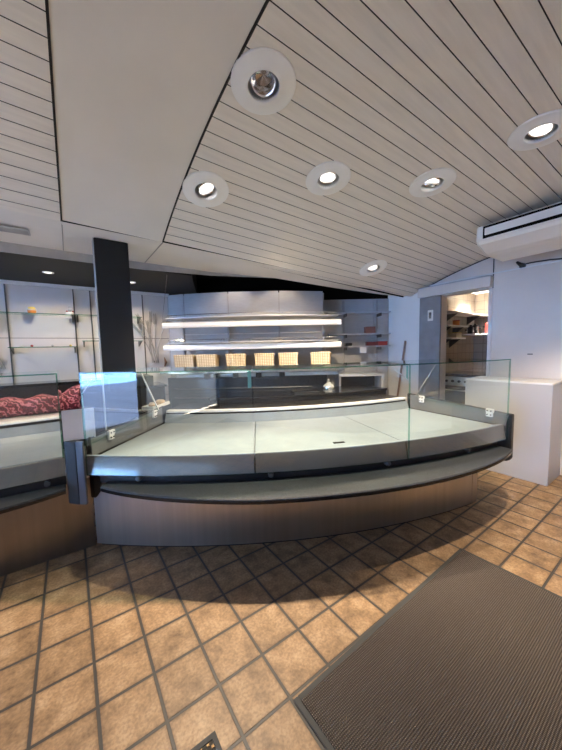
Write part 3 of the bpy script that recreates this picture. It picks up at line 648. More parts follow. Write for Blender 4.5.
# ------------------------------------------------------------------ column, right box, mat, drain
def build_misc():
    t = thing('column', 'flat black column from floor to soffit behind the counter, left of centre', 'column', (-.268, 1.56, 0))
    MB().box((-.387, 1.50, 0), (-.150, 1.62, 2.206)).build('shaft', 'column_black', t, bev=.004)
    MB().box((-.391, 1.506, 0), (-.387, 1.614, 2.204)).build('lit_side', 'strip_grey', t)  # black column's lit left face, its light put into a grey sheet
    t = thing('white_counter', 'tall plain white boxy counter standing against the right wall', 'counter', (3.16, -.1, 0))
    MB().box((2.95, -.455, 0), (3.352, .275, .945)).build('body', 'white_laminate', t, bev=.003)
    MB().box((2.947, -.458, .945), (3.353, .278, .963)).build('top', 'white_paint', t, bev=.003)
    t = thing('entrance_mat', 'large brown ribbed entrance mat with a dark rubber border, lower right', 'mat', (.7, -1.4, 0))
    a = math.atan2(.03, 1.4); M = Matrix.Translation((.006, -.413, 0)) @ Matrix.Rotation(a, 4, 'Z')
    MB().box((.022, -2.1, .001), (1.378, -.022, .011), 0, M).build('pile', 'mat_pile', t)
    mb = MB()
    for q in (((0, -2.122), (.022, 0)), ((1.378, -2.122), (1.40, 0)), ((.022, -.022), (1.378, 0)), ((.022, -2.122), (1.378, -2.1))):
        mb.box((q[0][0], q[0][1], .001), (q[1][0], q[1][1], .008), 0, M)
    mb.build('border', 'rubber', t, bev=.002)
    t = thing('floor_drain', 'small square brass floor drain with a dark frame at the bottom edge', 'drain', (-.315, -.37, 0))
    mb = MB(); x0, y0, x1, y1 = -.372, -.428, -.268, -.323
    for q in ((x0, y0, x0 + .016, y1), (x1 - .016, y0, x1, y1), (x0 + .016, y0, x1 - .016, y0 + .016), (x0 + .016, y1 - .016, x1 - .016, y1)): mb.box((q[0], q[1], .0005), (q[2], q[3], .004))
    mb.build('frame', 'rubber', t)
    mb = MB(); mb.box((x0 + .016, y0 + .016, .0005), (x1 - .016, y1 - .016, .0012), 1)
    for i in range(6):
        for j in range(6):
            cx, cy = x0 + .022 + i * .012, y0 + .022 + j * .012
            if (i + j) % 2: mb.box((cx - .004, cy - .004, .001), (cx + .004, cy + .004, .0035), 0)
    mb.build('grate', ['brass', 'gap_dark'], t)
    t = MB(); t.box((XR - .004, -.19, 1.212), (XR, -.145, 1.222)); solo(t, 'wall_plate', 'gap_dark', 'tiny dark slot plate on the bare right wall above the white counter', 'wall plate', (XR, -.167, 1.217))
    # sliding door and header
    t = thing('sliding_door', 'grey sliding door pushed open beside the kitchen opening', 'door', (3.33, .9, 0))
    MB().box((3.315, .755, .001), (3.35, 1.032, 1.970)).build('leaf', 'concrete_door', t, bev=.002)
    MB().box((3.306, .843, 1.655), (3.315, .915, 1.795)).build('handle_plate', 'wall_light', t, bev=.003)
    MB().box((3.301, .862, 1.685), (3.306, .895, 1.765)).build('finger_pull', 'chrome', t, bev=.002)
    t = thing('door_header', 'grey boxed rail header above the sliding door', 'door header', (3.31, .6, 1.97))
    MB().box((3.27, .19, 1.972), (3.366, 1.04, 2.085)).build('cover', 'wall_grey', t, bev=.003)
    MB().box((3.262, .185, 2.085), (3.366, 1.045, 2.093)).build('cap', 'shelf_grey', t)
build_misc()

# ------------------------------------------------------------------ wall shelves on the left
def build_wall_shelves():
    y0 = 2.97
    g = 'glass shelves on the panelled wall'
    specs = [(-1.30, -.515, 1.772, 'upper glass shelf carrying the two small cups'),
             (-.505, .20, 1.777, 'upper glass shelf on the panelled wall passing behind the black column'),
             (-1.115, -.515, 1.408, 'lower glass shelf carrying the row of coloured beads'),
             (-.46, .20, 1.475, 'lower glass shelf on the panelled wall passing behind the black column')]
    for a, b, z, lab in specs:
        t = thing('glass_shelf', lab, 'glass shelf', ((a + b) / 2, 3.08, z), 0, g)
        mb = MB(); mb.box((a, y0, z - .005), (b, 3.14, z + .003)); mb.m = [0, 0, 1, 1, 1, 1]; mb.build('pane', ['glass_shelf', 'glass_edge'], t)
        for x in (a + .02, b - .02):
            mb = MB(); mb.loft([[(x - .005, 3.183, z - .07), (x - .005, 3.183, z - .006), (x - .005, y0 + .02, z - .006), (x - .005, y0 + .02, z - .016)], [(x + .005, 3.183, z - .07), (x + .005, 3.183, z - .006), (x + .005, y0 + .02, z - .006), (x + .005, y0 + .02, z - .016)]])
            mb.build('bracket', 'bracket_dark', t)
    # uprights
    g = 'slotted uprights on the panelled wall'
    for x, lab in ((-1.12, 'slim grey slotted upright at the left edge of the panelled wall'), (-.51, 'slim grey slotted upright right of the two small cups'), (-.34, 'slim slotted upright just left of the black column'), (.255, 'slim slotted upright right of the black column')):
        t = thing('shelf_upright', lab, 'upright', (x, 3.18, .9), 0, g)
        MB().box((x - .006, 3.174, .9), (x + .006, 3.184, 2.095)).build('rail', 'bracket_dark', t)
        for k in range(20): MB().box((x - .003, 3.1725, .95 + k * .055), (x + .003, 3.1745, .975 + k * .055)).build('slot', 'bracket_dark', t)
    # cups on the upper shelf
    t = thing('paper_cup', 'small orange and white paper cup on the upper glass shelf, left one', 'cup', (-.9, 3.07, 1.776))
    MB().lathe([(.001, 0), (.032, 0), (.042, .045), (.042, .05), (.001, .05)], 18).build('cup_body', 'cream_box', t, world=False, smooth=True)
    MB().lathe([(.0335, .006), (.0405, .034), (.0412, .034), (.0345, .006)], 18).build('band', 'orange_paint', t, world=False, smooth=True)
    MB().lathe([(.001, .0505), (.036, .0505), (.03, .07), (.001, .075)], 14).build('filling', 'yellow_paint', t, world=False, smooth=True)
    t = thing('white_figurine', 'small white and red ornament on the upper glass shelf beside the upright', 'ornament', (-.555, 3.07, 1.776))
    MB().lathe([(.001, 0), (.04, 0), (.042, .02), (.03, .035), (.001, .035)], 16).build('base', 'white_paint', t, world=False, smooth=True)
    MB().lathe([(.001, .036), (.018, .04), (.024, .06), (.012, .08), (.015, .095), (.001, .105)], 14).build('figure', 'shelf_grey', t, world=False, smooth=True)
    for a in (.6, 2.6): MB().lathe([(.001, -.01), (.012, 0), (.001, .01)], 8, Matrix.Translation((.035 * math.cos(a), -.035 * math.sin(a), .042))).build('bead', 'red_paint', t, world=False, smooth=True)
    for x, mt, c in ((-1.009, 'white_paint', 'white bead on the lower glass shelf, left of the red bead'), (-.925, 'red_paint', 'red bead on the lower glass shelf'), (-.74, 'shelf_grey', 'pale grey bead in the middle of the lower glass shelf'), (-.573, 'yellow_paint', 'yellow bead at the right of the lower glass shelf')):
        mb = MB(); mb.lathe([(.001, 0), (.011, .003), (.014, .012), (.010, .022), (.001, .025)], 12, Matrix.Translation((x, 3.06, 1.4115)))
        solo(mb, 'bead', mt, c, 'bead', (x, 3.06, 1.4115), 'beads on the lower glass shelf', smooth=True)
    # dried wheat sprays fixed on the wall
    def wheat(x, z, lab, seed, sx=1):
        rnd = random.Random(seed)
        t = thing('wheat_spray', lab, 'wall decoration', (x, 3.18, z), 0, 'wheat sprays on the panelled wall')
        MB().tube([(0, .005, -.30), (0, -.03, -.30)], .008, 8).build('hook', 'bracket_dark', t, world=False)
        for k in range(9):
            a = R(rnd.uniform(-45, 28)); ln = rnd.uniform(.24, .42); x0 = rnd.uniform(-.05, .05)
            pts = [(sx * (x0 + .02 * k * .3), -.010, -.32)]
            for q in (.35, .7, 1.0): pts.append((sx * (x0 + math.sin(a * q) * ln * q), -.012 - .008 * q, -.32 + .2 * q + math.cos(a * q) * ln * q))
            MB().tube(pts, [.005, .005, .004, .003], 6).build('stalk', 'wheat_grey', t, world=False, smooth=True)
            mb = MB(); e = Vector(pts[-1]); d = (e - Vector(pts[-2])).normalized()
            for j in range(7):
                p = e + d * (j * .02 - .05)
                for sgn in (-1, 1):
                    o = Vector((d.z, 0, -d.x)) * sgn
                    mb.tube([p, p + d * .016 + o * .012 + Vector((0, -.006, 0)), p + d * .036 + o * .014], [.002, .008, .001], 5)
            mb.build('ear', 'wheat_grey', t, world=False, smooth=True)
    wheat(.36, 1.50, 'pale dried wheat spray on the wall right of the black column', 5)
    wheat(-1.25, 1.50, 'pale dried wheat spray on the wall at the left photo edge', 11, 1)
    mb = MB(); mb.tube([(.50, 3.180, 1.12), (.515, 3.164, 1.18), (.50, 3.180, 1.25)], [.006, .02, .004], 8); solo(mb, 'seed_husk', 'brown_husk', 'brown dried husk hanging beside the right wheat spray', 'dried husk', (.50, 3.176, 1.12), smooth=True)
    # stepped black cabinet right of the column and tray of rolls
    t = thing('stepped_cabinet', 'black stepped cabinet just right of the column', 'cabinet', (.12, 2.5, 0))
    MB().box((-.02, 2.32, 0), (.275, 2.7, .935)).build('carcass', 'black_satin', t, bev=.003)
    MB().box((-.04, 2.30, .935), (.295, 2.72, .955)).build('top', 'black_gloss', t, bev=.002)
    MB().box((-.01, 2.38, .955), (.17, 2.68, 1.06)).build('riser', 'slate_dark', t, bev=.003)
    t = thing('small_shelf_tray', 'small white tray with food bits at the rear left corner of the counter', 'tray', (.03, 1.64, .826))
    MB().box((-.15, -.055, 0), (.15, .055, .012)).build('base', 'white_paint', t, world=False, bev=.003)
    mb = MB()
    for q in ((-.15, -.055, .15, -.048), (-.15, .048, .15, .055), (-.15, -.048, -.143, .048), (.143, -.048, .15, .048)): mb.box((q[0], q[1], .012), (q[2], q[3], .03))
    mb.build('rim', 'white_paint', t, world=False)
    t.rotation_euler.z = R(47); t.location = CP(-.845, -43.35, .8085)
    b = t.location
    mb = MB(); mb.lathe([(.001, 0), (.042, 0), (.045, .012), (.04, .022), (.044, .03), (.03, .045), (.001, .048)], 18, Matrix.Translation(b + Vector((.045, .04, .0128)))); solo(mb, 'round_jar', 'bread_brown', 'small round beige pot on the white corner tray', 'pot', b + Vector((.045, .04, .0128)), smooth=True)
    mb = MB(); mb.lathe([(.001, 0), (.028, .004), (.034, .022), (.022, .04), (.001, .045)], 14, Matrix.Translation(b + Vector((-.05, -.055, .0128)))); solo(mb, 'bread_roll', 'bread_brown', 'small beige bread roll on the white corner tray', 'bread roll', b + Vector((-.05, -.055, .0128)), smooth=True)
build_wall_shelves()

# ------------------------------------------------------------------ bakery rack, baskets, alcove
def build_rack():
    # faceted grey panel wall behind the rack
    mb = MB()
    pts = [(-1.56, 4.26), (-1.315, 4.185), (-.692, 4.10), (-.006, 4.10), (.605, 4.20)]
    for (a, da), (b, db) in zip(pts[:-1], pts[1:]):
        q = .008
        mb.loft([[UV(a + q, da, 0), UV(b - q, db, 0), UV(b - q, db + .03, 0), UV(a + q, da + .03, 0)], [UV(a + q, da, 2.11), UV(b - q, db, 2.11), UV(b - q, db + .03, 2.11), UV(a + q, da + .03, 2.11)]], 0)
    for (a, da) in pts:
        mb.loft([[UV(a - .012, da + .012, z), UV(a + .012, da + .012, z), UV(a + .012, da + .04, z), UV(a - .012, da + .04, z)] for z in (0, 2.09)], 1)
    struct(mb, 'wall_rack', ['panel_grey', 'strip_grey'], 'faceted grey panel wall behind the bakery rack')
    t = thing('bakery_rack', 'curved metal bread rack with three lit shelves on the grey panel wall', 'bread rack', UV(-.35, 3.9, 0), -YAW)
    u0, u1, uc = -1.45, .755, -.345
    def bow(u, d_c, sag): return d_c + sag * ((u - uc) / 1.1) ** 2
    def plate(dc, sag, z0, z1, dback, m, name, par, bev=0, a=u0, b=u1, n=24):
        mb = MB(); rings = []
        for k in range(n + 1):
            u = a + (b - a) * k / n; d = bow(u, dc, sag)
            rings.append([UV(u, d, z0), UV(u, dback, z0), UV(u, dback, z1), UV(u, d, z1)])
        return mb.loft(rings).build(name, m, par, smooth=True)
    for zb, lip, nm in ((1.65, 1.742, 1), (1.372, 1.435, 2), (1.085, None, 3)):
        if lip:
            s = plate(3.60, .17, lip - .012, lip - .002, 4.06, 'shelf_metal', 'shelf', t, a=u0 + .03, b=u1 - .02)
            mb = MB(); n = 24
            for sgn in (0,):
                rings = []
                for k in range(n + 1):
                    u = u0 + (u1 - u0) * k / n; d = 3.72 + .03 * ((u - uc) / 1.1) ** 2
                    h = .033; rings.append([UV(u, d - h * math.cos(2 * PI * j / 12) * .8, zb + h * math.sin(2 * PI * j / 12)) for j in range(12)])
                mb.loft(rings)
            mb.build('light_bar', 'bar_warm' if nm == 1 else 'bar_white', t, smooth=True)
            for u in (-1.30, -.70, -.35, .02, .52):
                mb = MB()
                for du in (-.018, .018): mb.tube([UV(u + du, bow(u, 3.64, .15), lip - .002), UV(u + du, bow(u, 3.64, .15), lip + .03)], .004, 6)
                mb.build('post', 'chrome', s)
            mb = MB(); mb.tube([UV(u0 + .05 + (u1 - u0 - .1) * k / 16, bow(u0 + .05 + (u1 - u0 - .1) * k / 16, 3.64, .15), lip + .03) for k in range(17)], .004, 6); mb.build('guard_rail', 'chrome', s, smooth=True)
        else:
            s = plate(3.62, .08, zb - .012, zb, 4.06, 'shelf_metal', 'shelf', t, a=u0 - .02, b=u1 + .02)
            plate(3.605, .08, zb - .03, zb + .006, 3.625, 'chrome', 'front_edge', s, a=u0 - .02, b=u1 + .02)
            plate(3.70, .06, zb - .085, zb - .045, 3.72, 'white_plastic', 'tag_rail', t, a=u0 + .15, b=u1 - .05)
    for u in (-1.30, -.69, -.01, .58):
        mb = MB(); d = 4.055
        mb.box((u - .012, d - .02, .86), (u + .012, d + .02, 1.76), 0, MUV); mb.build('upright', 'strip_grey', t)
    for z in (1.55,):
        mb = MB(); mb.tube([UV(-1.28, 4.07, z), UV(-.69, 4.06, z), UV(-.01, 4.06, z), UV(.55, 4.08, z)], .008, 6); mb.build('cross_rail', 'aluminium', t)
    # dark lower cabinet
    mb = MB(); n = 24; rings = []
    for k in range(n + 1):
        u = -1.5 + 2.1 * k / n; d = bow(u, 3.82, .12); rings.append([UV(u, d, 0), UV(u, 4.06, 0), UV(u, 4.06, .98), UV(u, d, .98)])
    mb.loft(rings).build('lower_cabinet', 'slate_dark', t, smooth=True)
    for z in (.72, .84):
        mb = MB(); mb.tube([UV(-1.4 + .2 * k / 1, bow(-1.4 + .2 * k, 3.80, .12), z) for k in range(10)], .008, 8); mb.build('grip_rail', 'bracket_dark', t, smooth=True)
    # hanging wire
    mb = MB(); mb.tube([(.294, 2.0, 2.21), UV(-1.44, 3.70, 1.675)], .0022, 6); solo(mb, 'suspension_wire', 'chrome', 'thin pale suspension wire at the left end of the bread rack', 'wire', UV(-1.44, 3.70, 1.675))
    # price tags under the lowest shelf
    for i, (u, lab) in enumerate(((-.915, 'black price tag under the lowest rack shelf, leftmost'), (-.80, 'black price tag under the lowest rack shelf, second from left'), (-.56, 'black price tag under the lowest rack shelf, third from left'), (-.275, 'black price tag under the lowest rack shelf near the teal strip'), (.013, 'black price tag under the lowest rack shelf, rightmost'))):
        d = bow(u, 3.685, .06); mb = MB(); mb.box((u - .035, d - .008, .985), (u + .035, d, 1.045), 0, MUV)
        solo(mb, 'price_tag', 'black_gloss', lab, 'price tag', UV(u, d, .985), 'black price tags under the bread rack', bev=.002)
    # baskets
    proto = None
    bl = [(-1.208, 3.76, 0, 'leftmost wicker basket on the lowest rack shelf'), (-.925, 3.74, .05, 'second wicker basket from the left, beside the leftmost one'), (-.555, 3.72, .08, 'third wicker basket from the left on the rack, with a shadow across its front'),
          (-.20, 3.72, 0, 'fourth wicker basket from the left, above the teal strip'), (.095, 3.73, -.04, 'fifth wicker basket from the left, second from the right'), (.50, 3.76, -.22, 'rightmost wicker basket, turned and apart from the others')]
    for u, d, rz, lab in bl:
        M = Matrix.Translation(UV(u, d, 1.0855)) @ Matrix.Rotation(-YAW + rz, 4, 'Z')
        if proto is None:
            t = proto = thing('wicker_basket', lab, 'basket', group='wicker baskets on the bread rack', M=M)
            w, h, dp, th = .110, .19, .26, .012
            def wall(p, q): return MB().loft([p, q])
            mb = MB()
            lean = -.03
            F = [(-w, 0, 0), (w, 0, 0), (w + .008, lean, h), (-w - .008, lean, h)]
            mb.loft([F, [(x, y + th, z) for x, y, z in F]])
            mb.box((-w, th, 0), (w, dp, .012))
            for sgn in (-1, 1):
                P = [(sgn * w, th, 0), (sgn * w, dp, 0), (sgn * (w + .008), dp + .03, h * .9), (sgn * (w + .008), lean + th, h)]
                mb.loft([P, [(x - sgn * th, y, z) for x, y, z in P]])
            B = [(-w, dp, 0), (w, dp, 0), (w + .008, dp + .03, h * .9), (-w - .008, dp + .03, h * .9)]
            mb.loft([B, [(x, y - th, z) for x, y, z in B]])
            mb.build('weave', 'wicker', t, world=False, bev=.003)
            pts = [(-w - .008, lean + .006, h), (w + .008, lean + .006, h), (w + .008, dp + .024, h * .9), (-w - .008, dp + .024, h * .9), (-w - .008, lean + .006, h)]
            MB().tube(pts, .010, 8).build('rim', 'wicker', t, world=False, smooth=True)
            mb = MB()
            for x in (-w, -.06, 0, .06, w): mb.tube([(x, -.004, .002), (x * 1.05, lean - .004, h)], .005, 6)
            mb.build('stake', 'wicker', t, world=False, smooth=True)
        else:
            dup(proto, M, lab)
    # things on the rear counter top
    t = thing('serving_tray', 'flat black serving tray on the rear counter left of the glass bottle', 'tray', (1.55, 1.31, .8255), R(-25))
    MB().box((-.16, -.10, 0), (.16, .10, .012)).build('base', 'black_satin', t, world=False, bev=.004)
    mb = MB()
    for q in ((-.17, -.11, .17, -.1), (-.17, .1, .17, .11), (-.17, -.1, -.16, .1), (.16, -.1, .17, .1)): mb.box((q[0], q[1], .004), (q[2], q[3], .03))
    mb.build('rim', 'black_gloss', t, world=False, bev=.003)
    t = thing('glass_decanter', 'round clear glass bottle with a stopper on the black rear counter', 'bottle', (1.815, 1.245, .8255))
    MB().lathe([(.001, 0), (.05, 0), (.066, .025), (.068, .05), (.055, .078), (.024, .1), (.018, .115), (.022, .125), (.001, .126)], 20).build('bottle_body', 'glass_bottle', t, world=False, smooth=True)
    MB().lathe([(.001, .127), (.012, .127), (.014, .145), (.006, .155), (.001, .157)], 12).build('stopper', 'chrome', t, world=False, smooth=True)
    MB().lathe([(.0682, .03), (.0692, .045), (.0682, .06)], 20).build('collar', 'chrome', t, world=False, smooth=True)
    # alcove shelves
    t = thing('alcove_shelving', 'grey wall-mounted shelving in the alcove left of the pale wall', 'shelving', UV(1.27, 4.4, 0), -YAW)
    for u in (.955, 1.45):
        MB().box((u - .012, 4.51, .9), (u + .012, 4.534, 2.03), 0, MUV).build('upright', 'strip_grey', t)
    for z, a in ((1.835, .70), (1.53, .70), (1.352, .96)):
        s = MB(); s.box((a, 4.30, z - .018), (1.58, 4.51, z), 0, MUV); s = s.build('shelf', 'shelf_grey', t, bev=.002)
        for u in (.955, 1.45): MB().box((u - .006, 4.33, z - .06), (u + .006, 4.51, z - .019), 0, MUV).build('bracket', 'bracket_dark', s)
    for u, w, d, h, z, mt, lab in ((1.30, .14, .10, .085, 1.5305, 'brick_box', 'reddish brown box on the middle alcove shelf'), (1.44, .10, .08, .055, 1.5305, 'shelf_grey', 'pale grey box on the middle alcove shelf beside the reddish one'),
                                   (.99, .09, .09, .035, 1.3525, 'black_satin', 'small black box at the left of the lowest alcove shelf'), (1.33, .16, .09, .045, 1.3525, 'red_box', 'long dark red box on the lowest alcove shelf'), (1.48, .13, .09, .05, 1.3525, 'red_paint', 'red box at the right end of the lowest alcove shelf')):
        t = thing('carton', lab, 'box', UV(u, 4.38, z), -YAW, 'boxes on the alcove shelves')
        MB().box((-w / 2, -d / 2, 0), (w / 2, d / 2, h)).build('carton_body', mt, t, world=False, bev=.003)
        MB().box((-w / 2 - .002, -d / 2 - .002, h), (w / 2 + .002, d / 2 + .002, h + .008)).build('lid', mt, t, world=False, bev=.002)
    mb = MB(); mb.box((1.14, 4.295, 1.25), (1.23, 4.301, 1.332), 0, MUV); solo(mb, 'notice_card', 'white_paint', 'white card hanging from the lowest alcove shelf', 'card', UV(1.185, 4.298, 1.25))
    t = thing('low_cabinet', 'open grey low cabinet under the alcove shelves', 'cabinet', UV(1.22, 4.3, 0), -YAW)
    a, b, d0, d1 = .80, 1.41, 4.12, 4.45
    MB().box((a, d0, .93), (b + .02, d1, .965), 0, MUV).build('top', 'shelf_grey', t, bev=.002)
    for u in (a, b - .02): MB().box((u, d0, 0), (u + .03, d1, .93), 0, MUV).build('side_panel', 'shelf_grey', t)
    MB().box((a + .03, d1 - .02, .0), (b - .02, d1, .93), 0, MUV).build('back_panel', 'slate_dark', t)
    for z in (.40, .66): MB().box((a + .03, d0 + .02, z - .02), (b - .02, d1 - .02, z), 0, MUV).build('shelf', 'shelf_grey', t)
    for i, (u, mt, lab) in enumerate(((.95, 'cream_box', 'cream jar in the low cabinet, left end'), (1.05, 'tray_plate', 'pale jar in the low cabinet beside the cream one'), (1.15, 'cream_box', 'cream jar in the middle of the low cabinet row'), (1.27, 'white_paint', 'white square tub at the right in the low cabinet'))):
        p = UV(u, 4.22, .6605); t = thing('storage_jar', lab, 'jar', p, -YAW, 'jars in the low cabinet')
        if i < 3:
            MB().lathe([(.001, 0), (.036, 0), (.038, .08), (.03, .095), (.001, .095)], 16).build('jar_body', mt, t, world=False, smooth=True)
            MB().lathe([(.032, .0955), (.033, .118), (.001, .12)], 16).build('lid', 'bracket_dark', t, world=False, smooth=True)
        else:
            MB().box((-.055, -.05, 0), (.055, .05, .10)).build('tub_body', mt, t, world=False, bev=.006)
            MB().box((-.058, -.053, .10), (.058, .053, .112)).build('lid', 'shelf_grey', t, world=False, bev=.003)
    # broom leaning on the wall
    t = thing('broom', 'wooden-handled broom leaning upright against the pale wall by the alcove', 'broom', (3.27, 1.38, 0))
    MB().tube([(3.26, 1.385, .12), (3.335, 1.25, 1.41)], .014, 8).build('handle', 'wood_handle', t, smooth=True)
    MB().box((3.20, 1.25, .07), (3.30, 1.52, .125)).build('head', 'wood_handle', t, bev=.008)
    mb = MB()
    for i in range(5):
        for j in range(14): mb.tube([(3.21 + i * .02, 1.26 + j * .019, .072), (3.205 + i * .022, 1.255 + j * .0195, .001)], .004, 4)
    mb.build('bristles', 'bracket_dark', t)['kind'] = 'stuff'
build_rack()

# ------------------------------------------------------------------ kitchen behind the opening
def build_kitchen():
    t = thing('oven_range', 'steel oven range with a dark glass door just inside the kitchen opening', 'oven', (4.1, .7, 0))
    MB().box((3.85, .49, .08), (4.45, 1.0, .90)).build('body', 'dark_steel', t, bev=.004); MB().box((3.89, .51, 0), (4.43, .98, .08)).build('base', 'black_satin', t)
    MB().box((3.83, .48, .90), (4.46, 1.01, .925)).build('hob', 'black_gloss', t, bev=.003)
    d = MB(); d.box((3.825, .50, .30), (3.849, .99, .74)); d = d.build('oven_door', 'black_gloss', t, bev=.004)
    MB().tube([(3.80, .53, .70), (3.80, .96, .70)], .012, 8).build('handle', 'chrome', d, smooth=True)
    MB().box((3.835, .50, .76), (3.849, .99, .885)).build('control_panel', 'aluminium', t)
    for k in range(5): MB().tube([(3.834, .56 + k * .085, .825), (3.812, .56 + k * .085, .825)], .018, 12).build('knob', 'black_satin', t, smooth=True)
    t = thing('steel_worktable', 'stainless steel worktable beside the oven in the kitchen', 'table', (4.15, .1, 0))
    MB().box((3.84, -.35, .87), (4.45, .47, .905)).build('tabletop', 'aluminium', t, bev=.003)
    MB().box((3.87, -.33, .25), (4.42, .45, .27)).build('undershelf', 'aluminium', t)
    for x in (3.88, 4.41):
        for y in (-.31, .44): MB().box((x - .02, y - .02, 0), (x + .02, y + .02, .87)).build('leg', 'aluminium', t)
    MB().box((3.86, .0, .60), (3.88, .45, .86)).build('apron', 'fascia_silver', t)
    def shelf(lab, a, b, z, posts=()):
        s = thing('kitchen_shelf', lab, 'shelf', ((a[0] + b[0]) / 2, (a[1] + b[1]) / 2, z), 0, 'white shelves in the kitchen')
        MB().box((a[0], a[1], z - .022), (b[0], b[1], z)).build('board', 'white_paint', s, bev=.002)
        for x in posts:
            MB().loft([[(x - .008, b[1], z - .16), (x - .008, b[1], z - .023), (x - .008, a[1] + .03, z - .023)], [(x + .008, b[1], z - .16), (x + .008, b[1], z - .023), (x + .008, a[1] + .03, z - .023)]]).build('bracket', 'bracket_dark', s)
    shelf('long top shelf on the kitchen left wall', (4.05, .96, 0), (5.39, 1.198, 0), 1.84, (4.3, 5.1))
    shelf('short middle shelf on the kitchen left wall holding an orange tin', (4.05, 1.0, 0), (4.70, 1.198, 0), 1.64, (4.2, 4.6))
    shelf('short lower shelf on the kitchen left wall with a cream box', (4.05, 1.0, 0), (4.62, 1.198, 0), 1.45, (4.2, 4.5))
    t = thing('kitchen_shelf', 'corner shelf holding pots on the kitchen back wall', 'shelf', (5.2, .6, 1.52), 0, 'white shelves in the kitchen')
    MB().box((4.95, 1.0, 1.50), (5.398, 1.198, 1.52)).build('board', 'white_paint', t); MB().box((5.13, -.4, 1.50), (5.398, .998, 1.52)).build('board', 'white_paint', t)
    for y, x in ((.25, 5.3), (.95, 5.3)): MB().box((x, y - .012, 0.9), (x + .03, y + .012, 1.50)).build('leg', 'bracket_dark', t)
    def pot(x, y, z, r, h, mt, lab, cat='pot'):
        s = thing('cooking_pot', lab, cat, (x, y, z), 0, 'pots on the kitchen corner shelf')
        MB().lathe([(.001, 0), (r * .92, 0), (r, .02), (r, h), (r * 1.05, h + .008), (.001, h + .008)], 20).build('pot_body', mt, s, world=False, smooth=True)
        MB().lathe([(r * 1.02, h + .0085), (r * .6, h + .03), (.001, h + .035)], 20).build('lid', mt, s, world=False, smooth=True)
        MB().lathe([(.001, h + .034), (.018, h + .036), (.02, h + .055), (.001, h + .06)], 12).build('knob', 'black_satin', s, world=False, smooth=True)
        for q in (-1, 1): MB().tube([(0, q * r, h * .75), (0, q * (r + .035), h * .78), (0, q * (r + .035), h * .72), (0, q * r, h * .68)], .007, 6).build('handle', 'black_satin', s, world=False, smooth=True)
    pot(5.02, 1.10, 1.5205, .05, .09, 'pot_dark', 'dark cooking pot in the corner of the kitchen shelf'); pot(5.17, 1.09, 1.5205, .055, .12, 'pot_dark', 'dark cooking pot left of the red pot on the kitchen shelf')
    pot(5.29, .93, 1.5205, .055, .16, 'red_paint', 'tall red pot on the kitchen corner shelf')
    t = thing('orange_tin', 'orange tin on the short kitchen shelf', 'tin', (4.48, 1.09, 1.6405))
    MB().lathe([(.001, 0), (.05, 0), (.05, .07), (.001, .07)], 18).build('tin_body', 'orange_paint', t, world=False, smooth=True); MB().lathe([(.052, .0705), (.052, .085), (.001, .088)], 18).build('lid', 'red_paint', t, world=False, smooth=True)
    t = thing('carton', 'cream carton on the short lower kitchen shelf', 'box', (4.45, 1.09, 1.4505)); MB().box((-.09, -.06, 0), (.09, .06, .07)).build('carton_body', 'cream_box', t, world=False, bev=.003); MB().box((-.092, -.062, .07), (.092, .062, .08)).build('lid', 'yellow_paint', t, world=False)
    t = thing('ceiling_panel_light', 'lit square ceiling lamp seen through the kitchen opening', 'ceiling light', (5.05, 1.2 - .03, 2.25))
    t.location = (4.98, .98, 2.249); WM[t.name] = Matrix.Translation((4.98, .98, 2.249))
    MB().box((-.20, -.13, -.05), (.20, .13, 0)).build('housing', 'white_plastic', t, world=False, bev=.004); MB().box((-.18, -.115, -.054), (.18, .115, -.0505)).build('diffuser', 'kitchen_lamp', t, world=False)
build_kitchen()

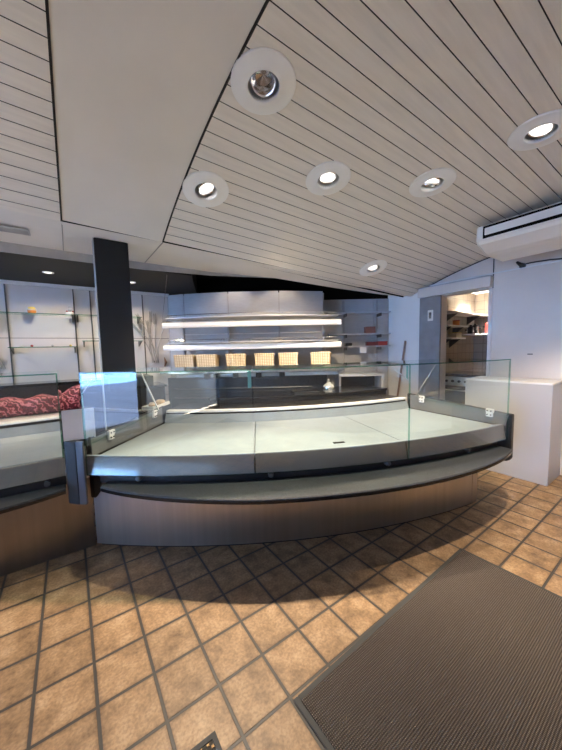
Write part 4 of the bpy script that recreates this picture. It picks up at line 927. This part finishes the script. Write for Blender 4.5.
# ------------------------------------------------------------------ lights
WARM = (1.0, .82, .60)
def build_lights():
    aims = [None, (-.15, -.35, 0), (1.1, 1.1, .8), (1.7, .4, .6), (2.35, -.95, 0), (2.0, .8, .6)]
    en = [0, 115, 85, 32, 78, 34]; cone = [0, 88, 106, 90, 90, 90]
    for (x, s, kind, _), a, e, c in zip(LAMPS, aims, en, cone):
        if a is None: continue
        p = V(x, s, -.05); spot('spotlight_beam', p, a, e, WARM, c, .6, .03)
    for x, y in ((-.712, 2.566), (.045, 2.63), (-1.9, 2.6)): spot('downlight_beam', (x, y, 2.12), (x, y + .25, 1.0), 8.5, WARM, 130, .6, .03)
    spot('unseen_fill_beam', V(2.45, -1.0, -.03), (2.9, -1.35, 0), 52, WARM, 95, .8, .04)  # unseen lamp added behind the camera to brighten right wall, counter and mat
    for x, sv, a in ((-1.2, 1.9, (-1.2, 1.75, .66)),): spot('spotlight_beam', V(x, sv, -.03), a, 34, WARM, 92, .8, .035)
    for u in (-1.2, -.62, .05):
        p = UV(u, 3.78, 2.36); spot('rack_beam', p, UV(u, 3.9, 1.0), 3, WARM, 120, .5, .03)
    spot('alcove_beam', UV(1.2, 3.7, 2.36), UV(1.2, 4.5, 1.2), 10, (1, .95, .9), 120, .6, .05)
    l = bpy.data.lights.new('kitchen_light', 'AREA'); l.shape = 'RECTANGLE'; l.size = .36; l.size_y = .23; l.energy = 24; l.spread = R(80); l.color = (1, .90, .76)
    o = bpy.data.objects.new('kitchen_light', l); C.objects.link(o); o.location = (4.98, .98, 2.19)
    # daylight portal in the shop windows
    for a, b in ((-2.4, -.38), (-.22, 1.35), (1.5, 2.9)):
        l = bpy.data.lights.new('window_portal', 'AREA'); l.shape = 'RECTANGLE'; l.size = 1.9; l.size_y = b - a; l.cycles.is_portal = True
        o = bpy.data.objects.new('window_portal', l); C.objects.link(o); o.location = (XW - .11, (a + b) / 2, 1.24); o.rotation_euler = (0, R(-90), 0)
    w = bpy.data.worlds.new('sky'); S.world = w; w.use_nodes = True; t = w.node_tree; bg = t.nodes['Background']
    bg.inputs['Color'].default_value = (.48, .66, 1.0, 1); bg.inputs['Strength'].default_value = 1.0
    l = bpy.data.lights.new('sun', 'SUN'); l.energy = 80; l.angle = R(1); l.color = (1.0, .95, .88); o = bpy.data.objects.new('sun', l); C.objects.link(o)
    o.rotation_euler = Vector((-.62, .12, -.77)).to_track_quat('-Z', 'Y').to_euler()
build_lights()
S.view_settings.view_transform = 'Standard'; S.view_settings.look = 'None'; S.view_settings.gamma = 1; S.view_settings.use_curve_mapping = False
S.view_settings.exposure = 1.68
S.cycles.max_bounces = 8; S.cycles.diffuse_bounces = 4; S.cycles.glossy_bounces = 4; S.cycles.transparent_max_bounces = 24
S.cycles.caustics_reflective = False; S.cycles.caustics_refractive = False
S.cycles.sample_clamp_indirect = 8.0
S.cycles.use_denoising = True
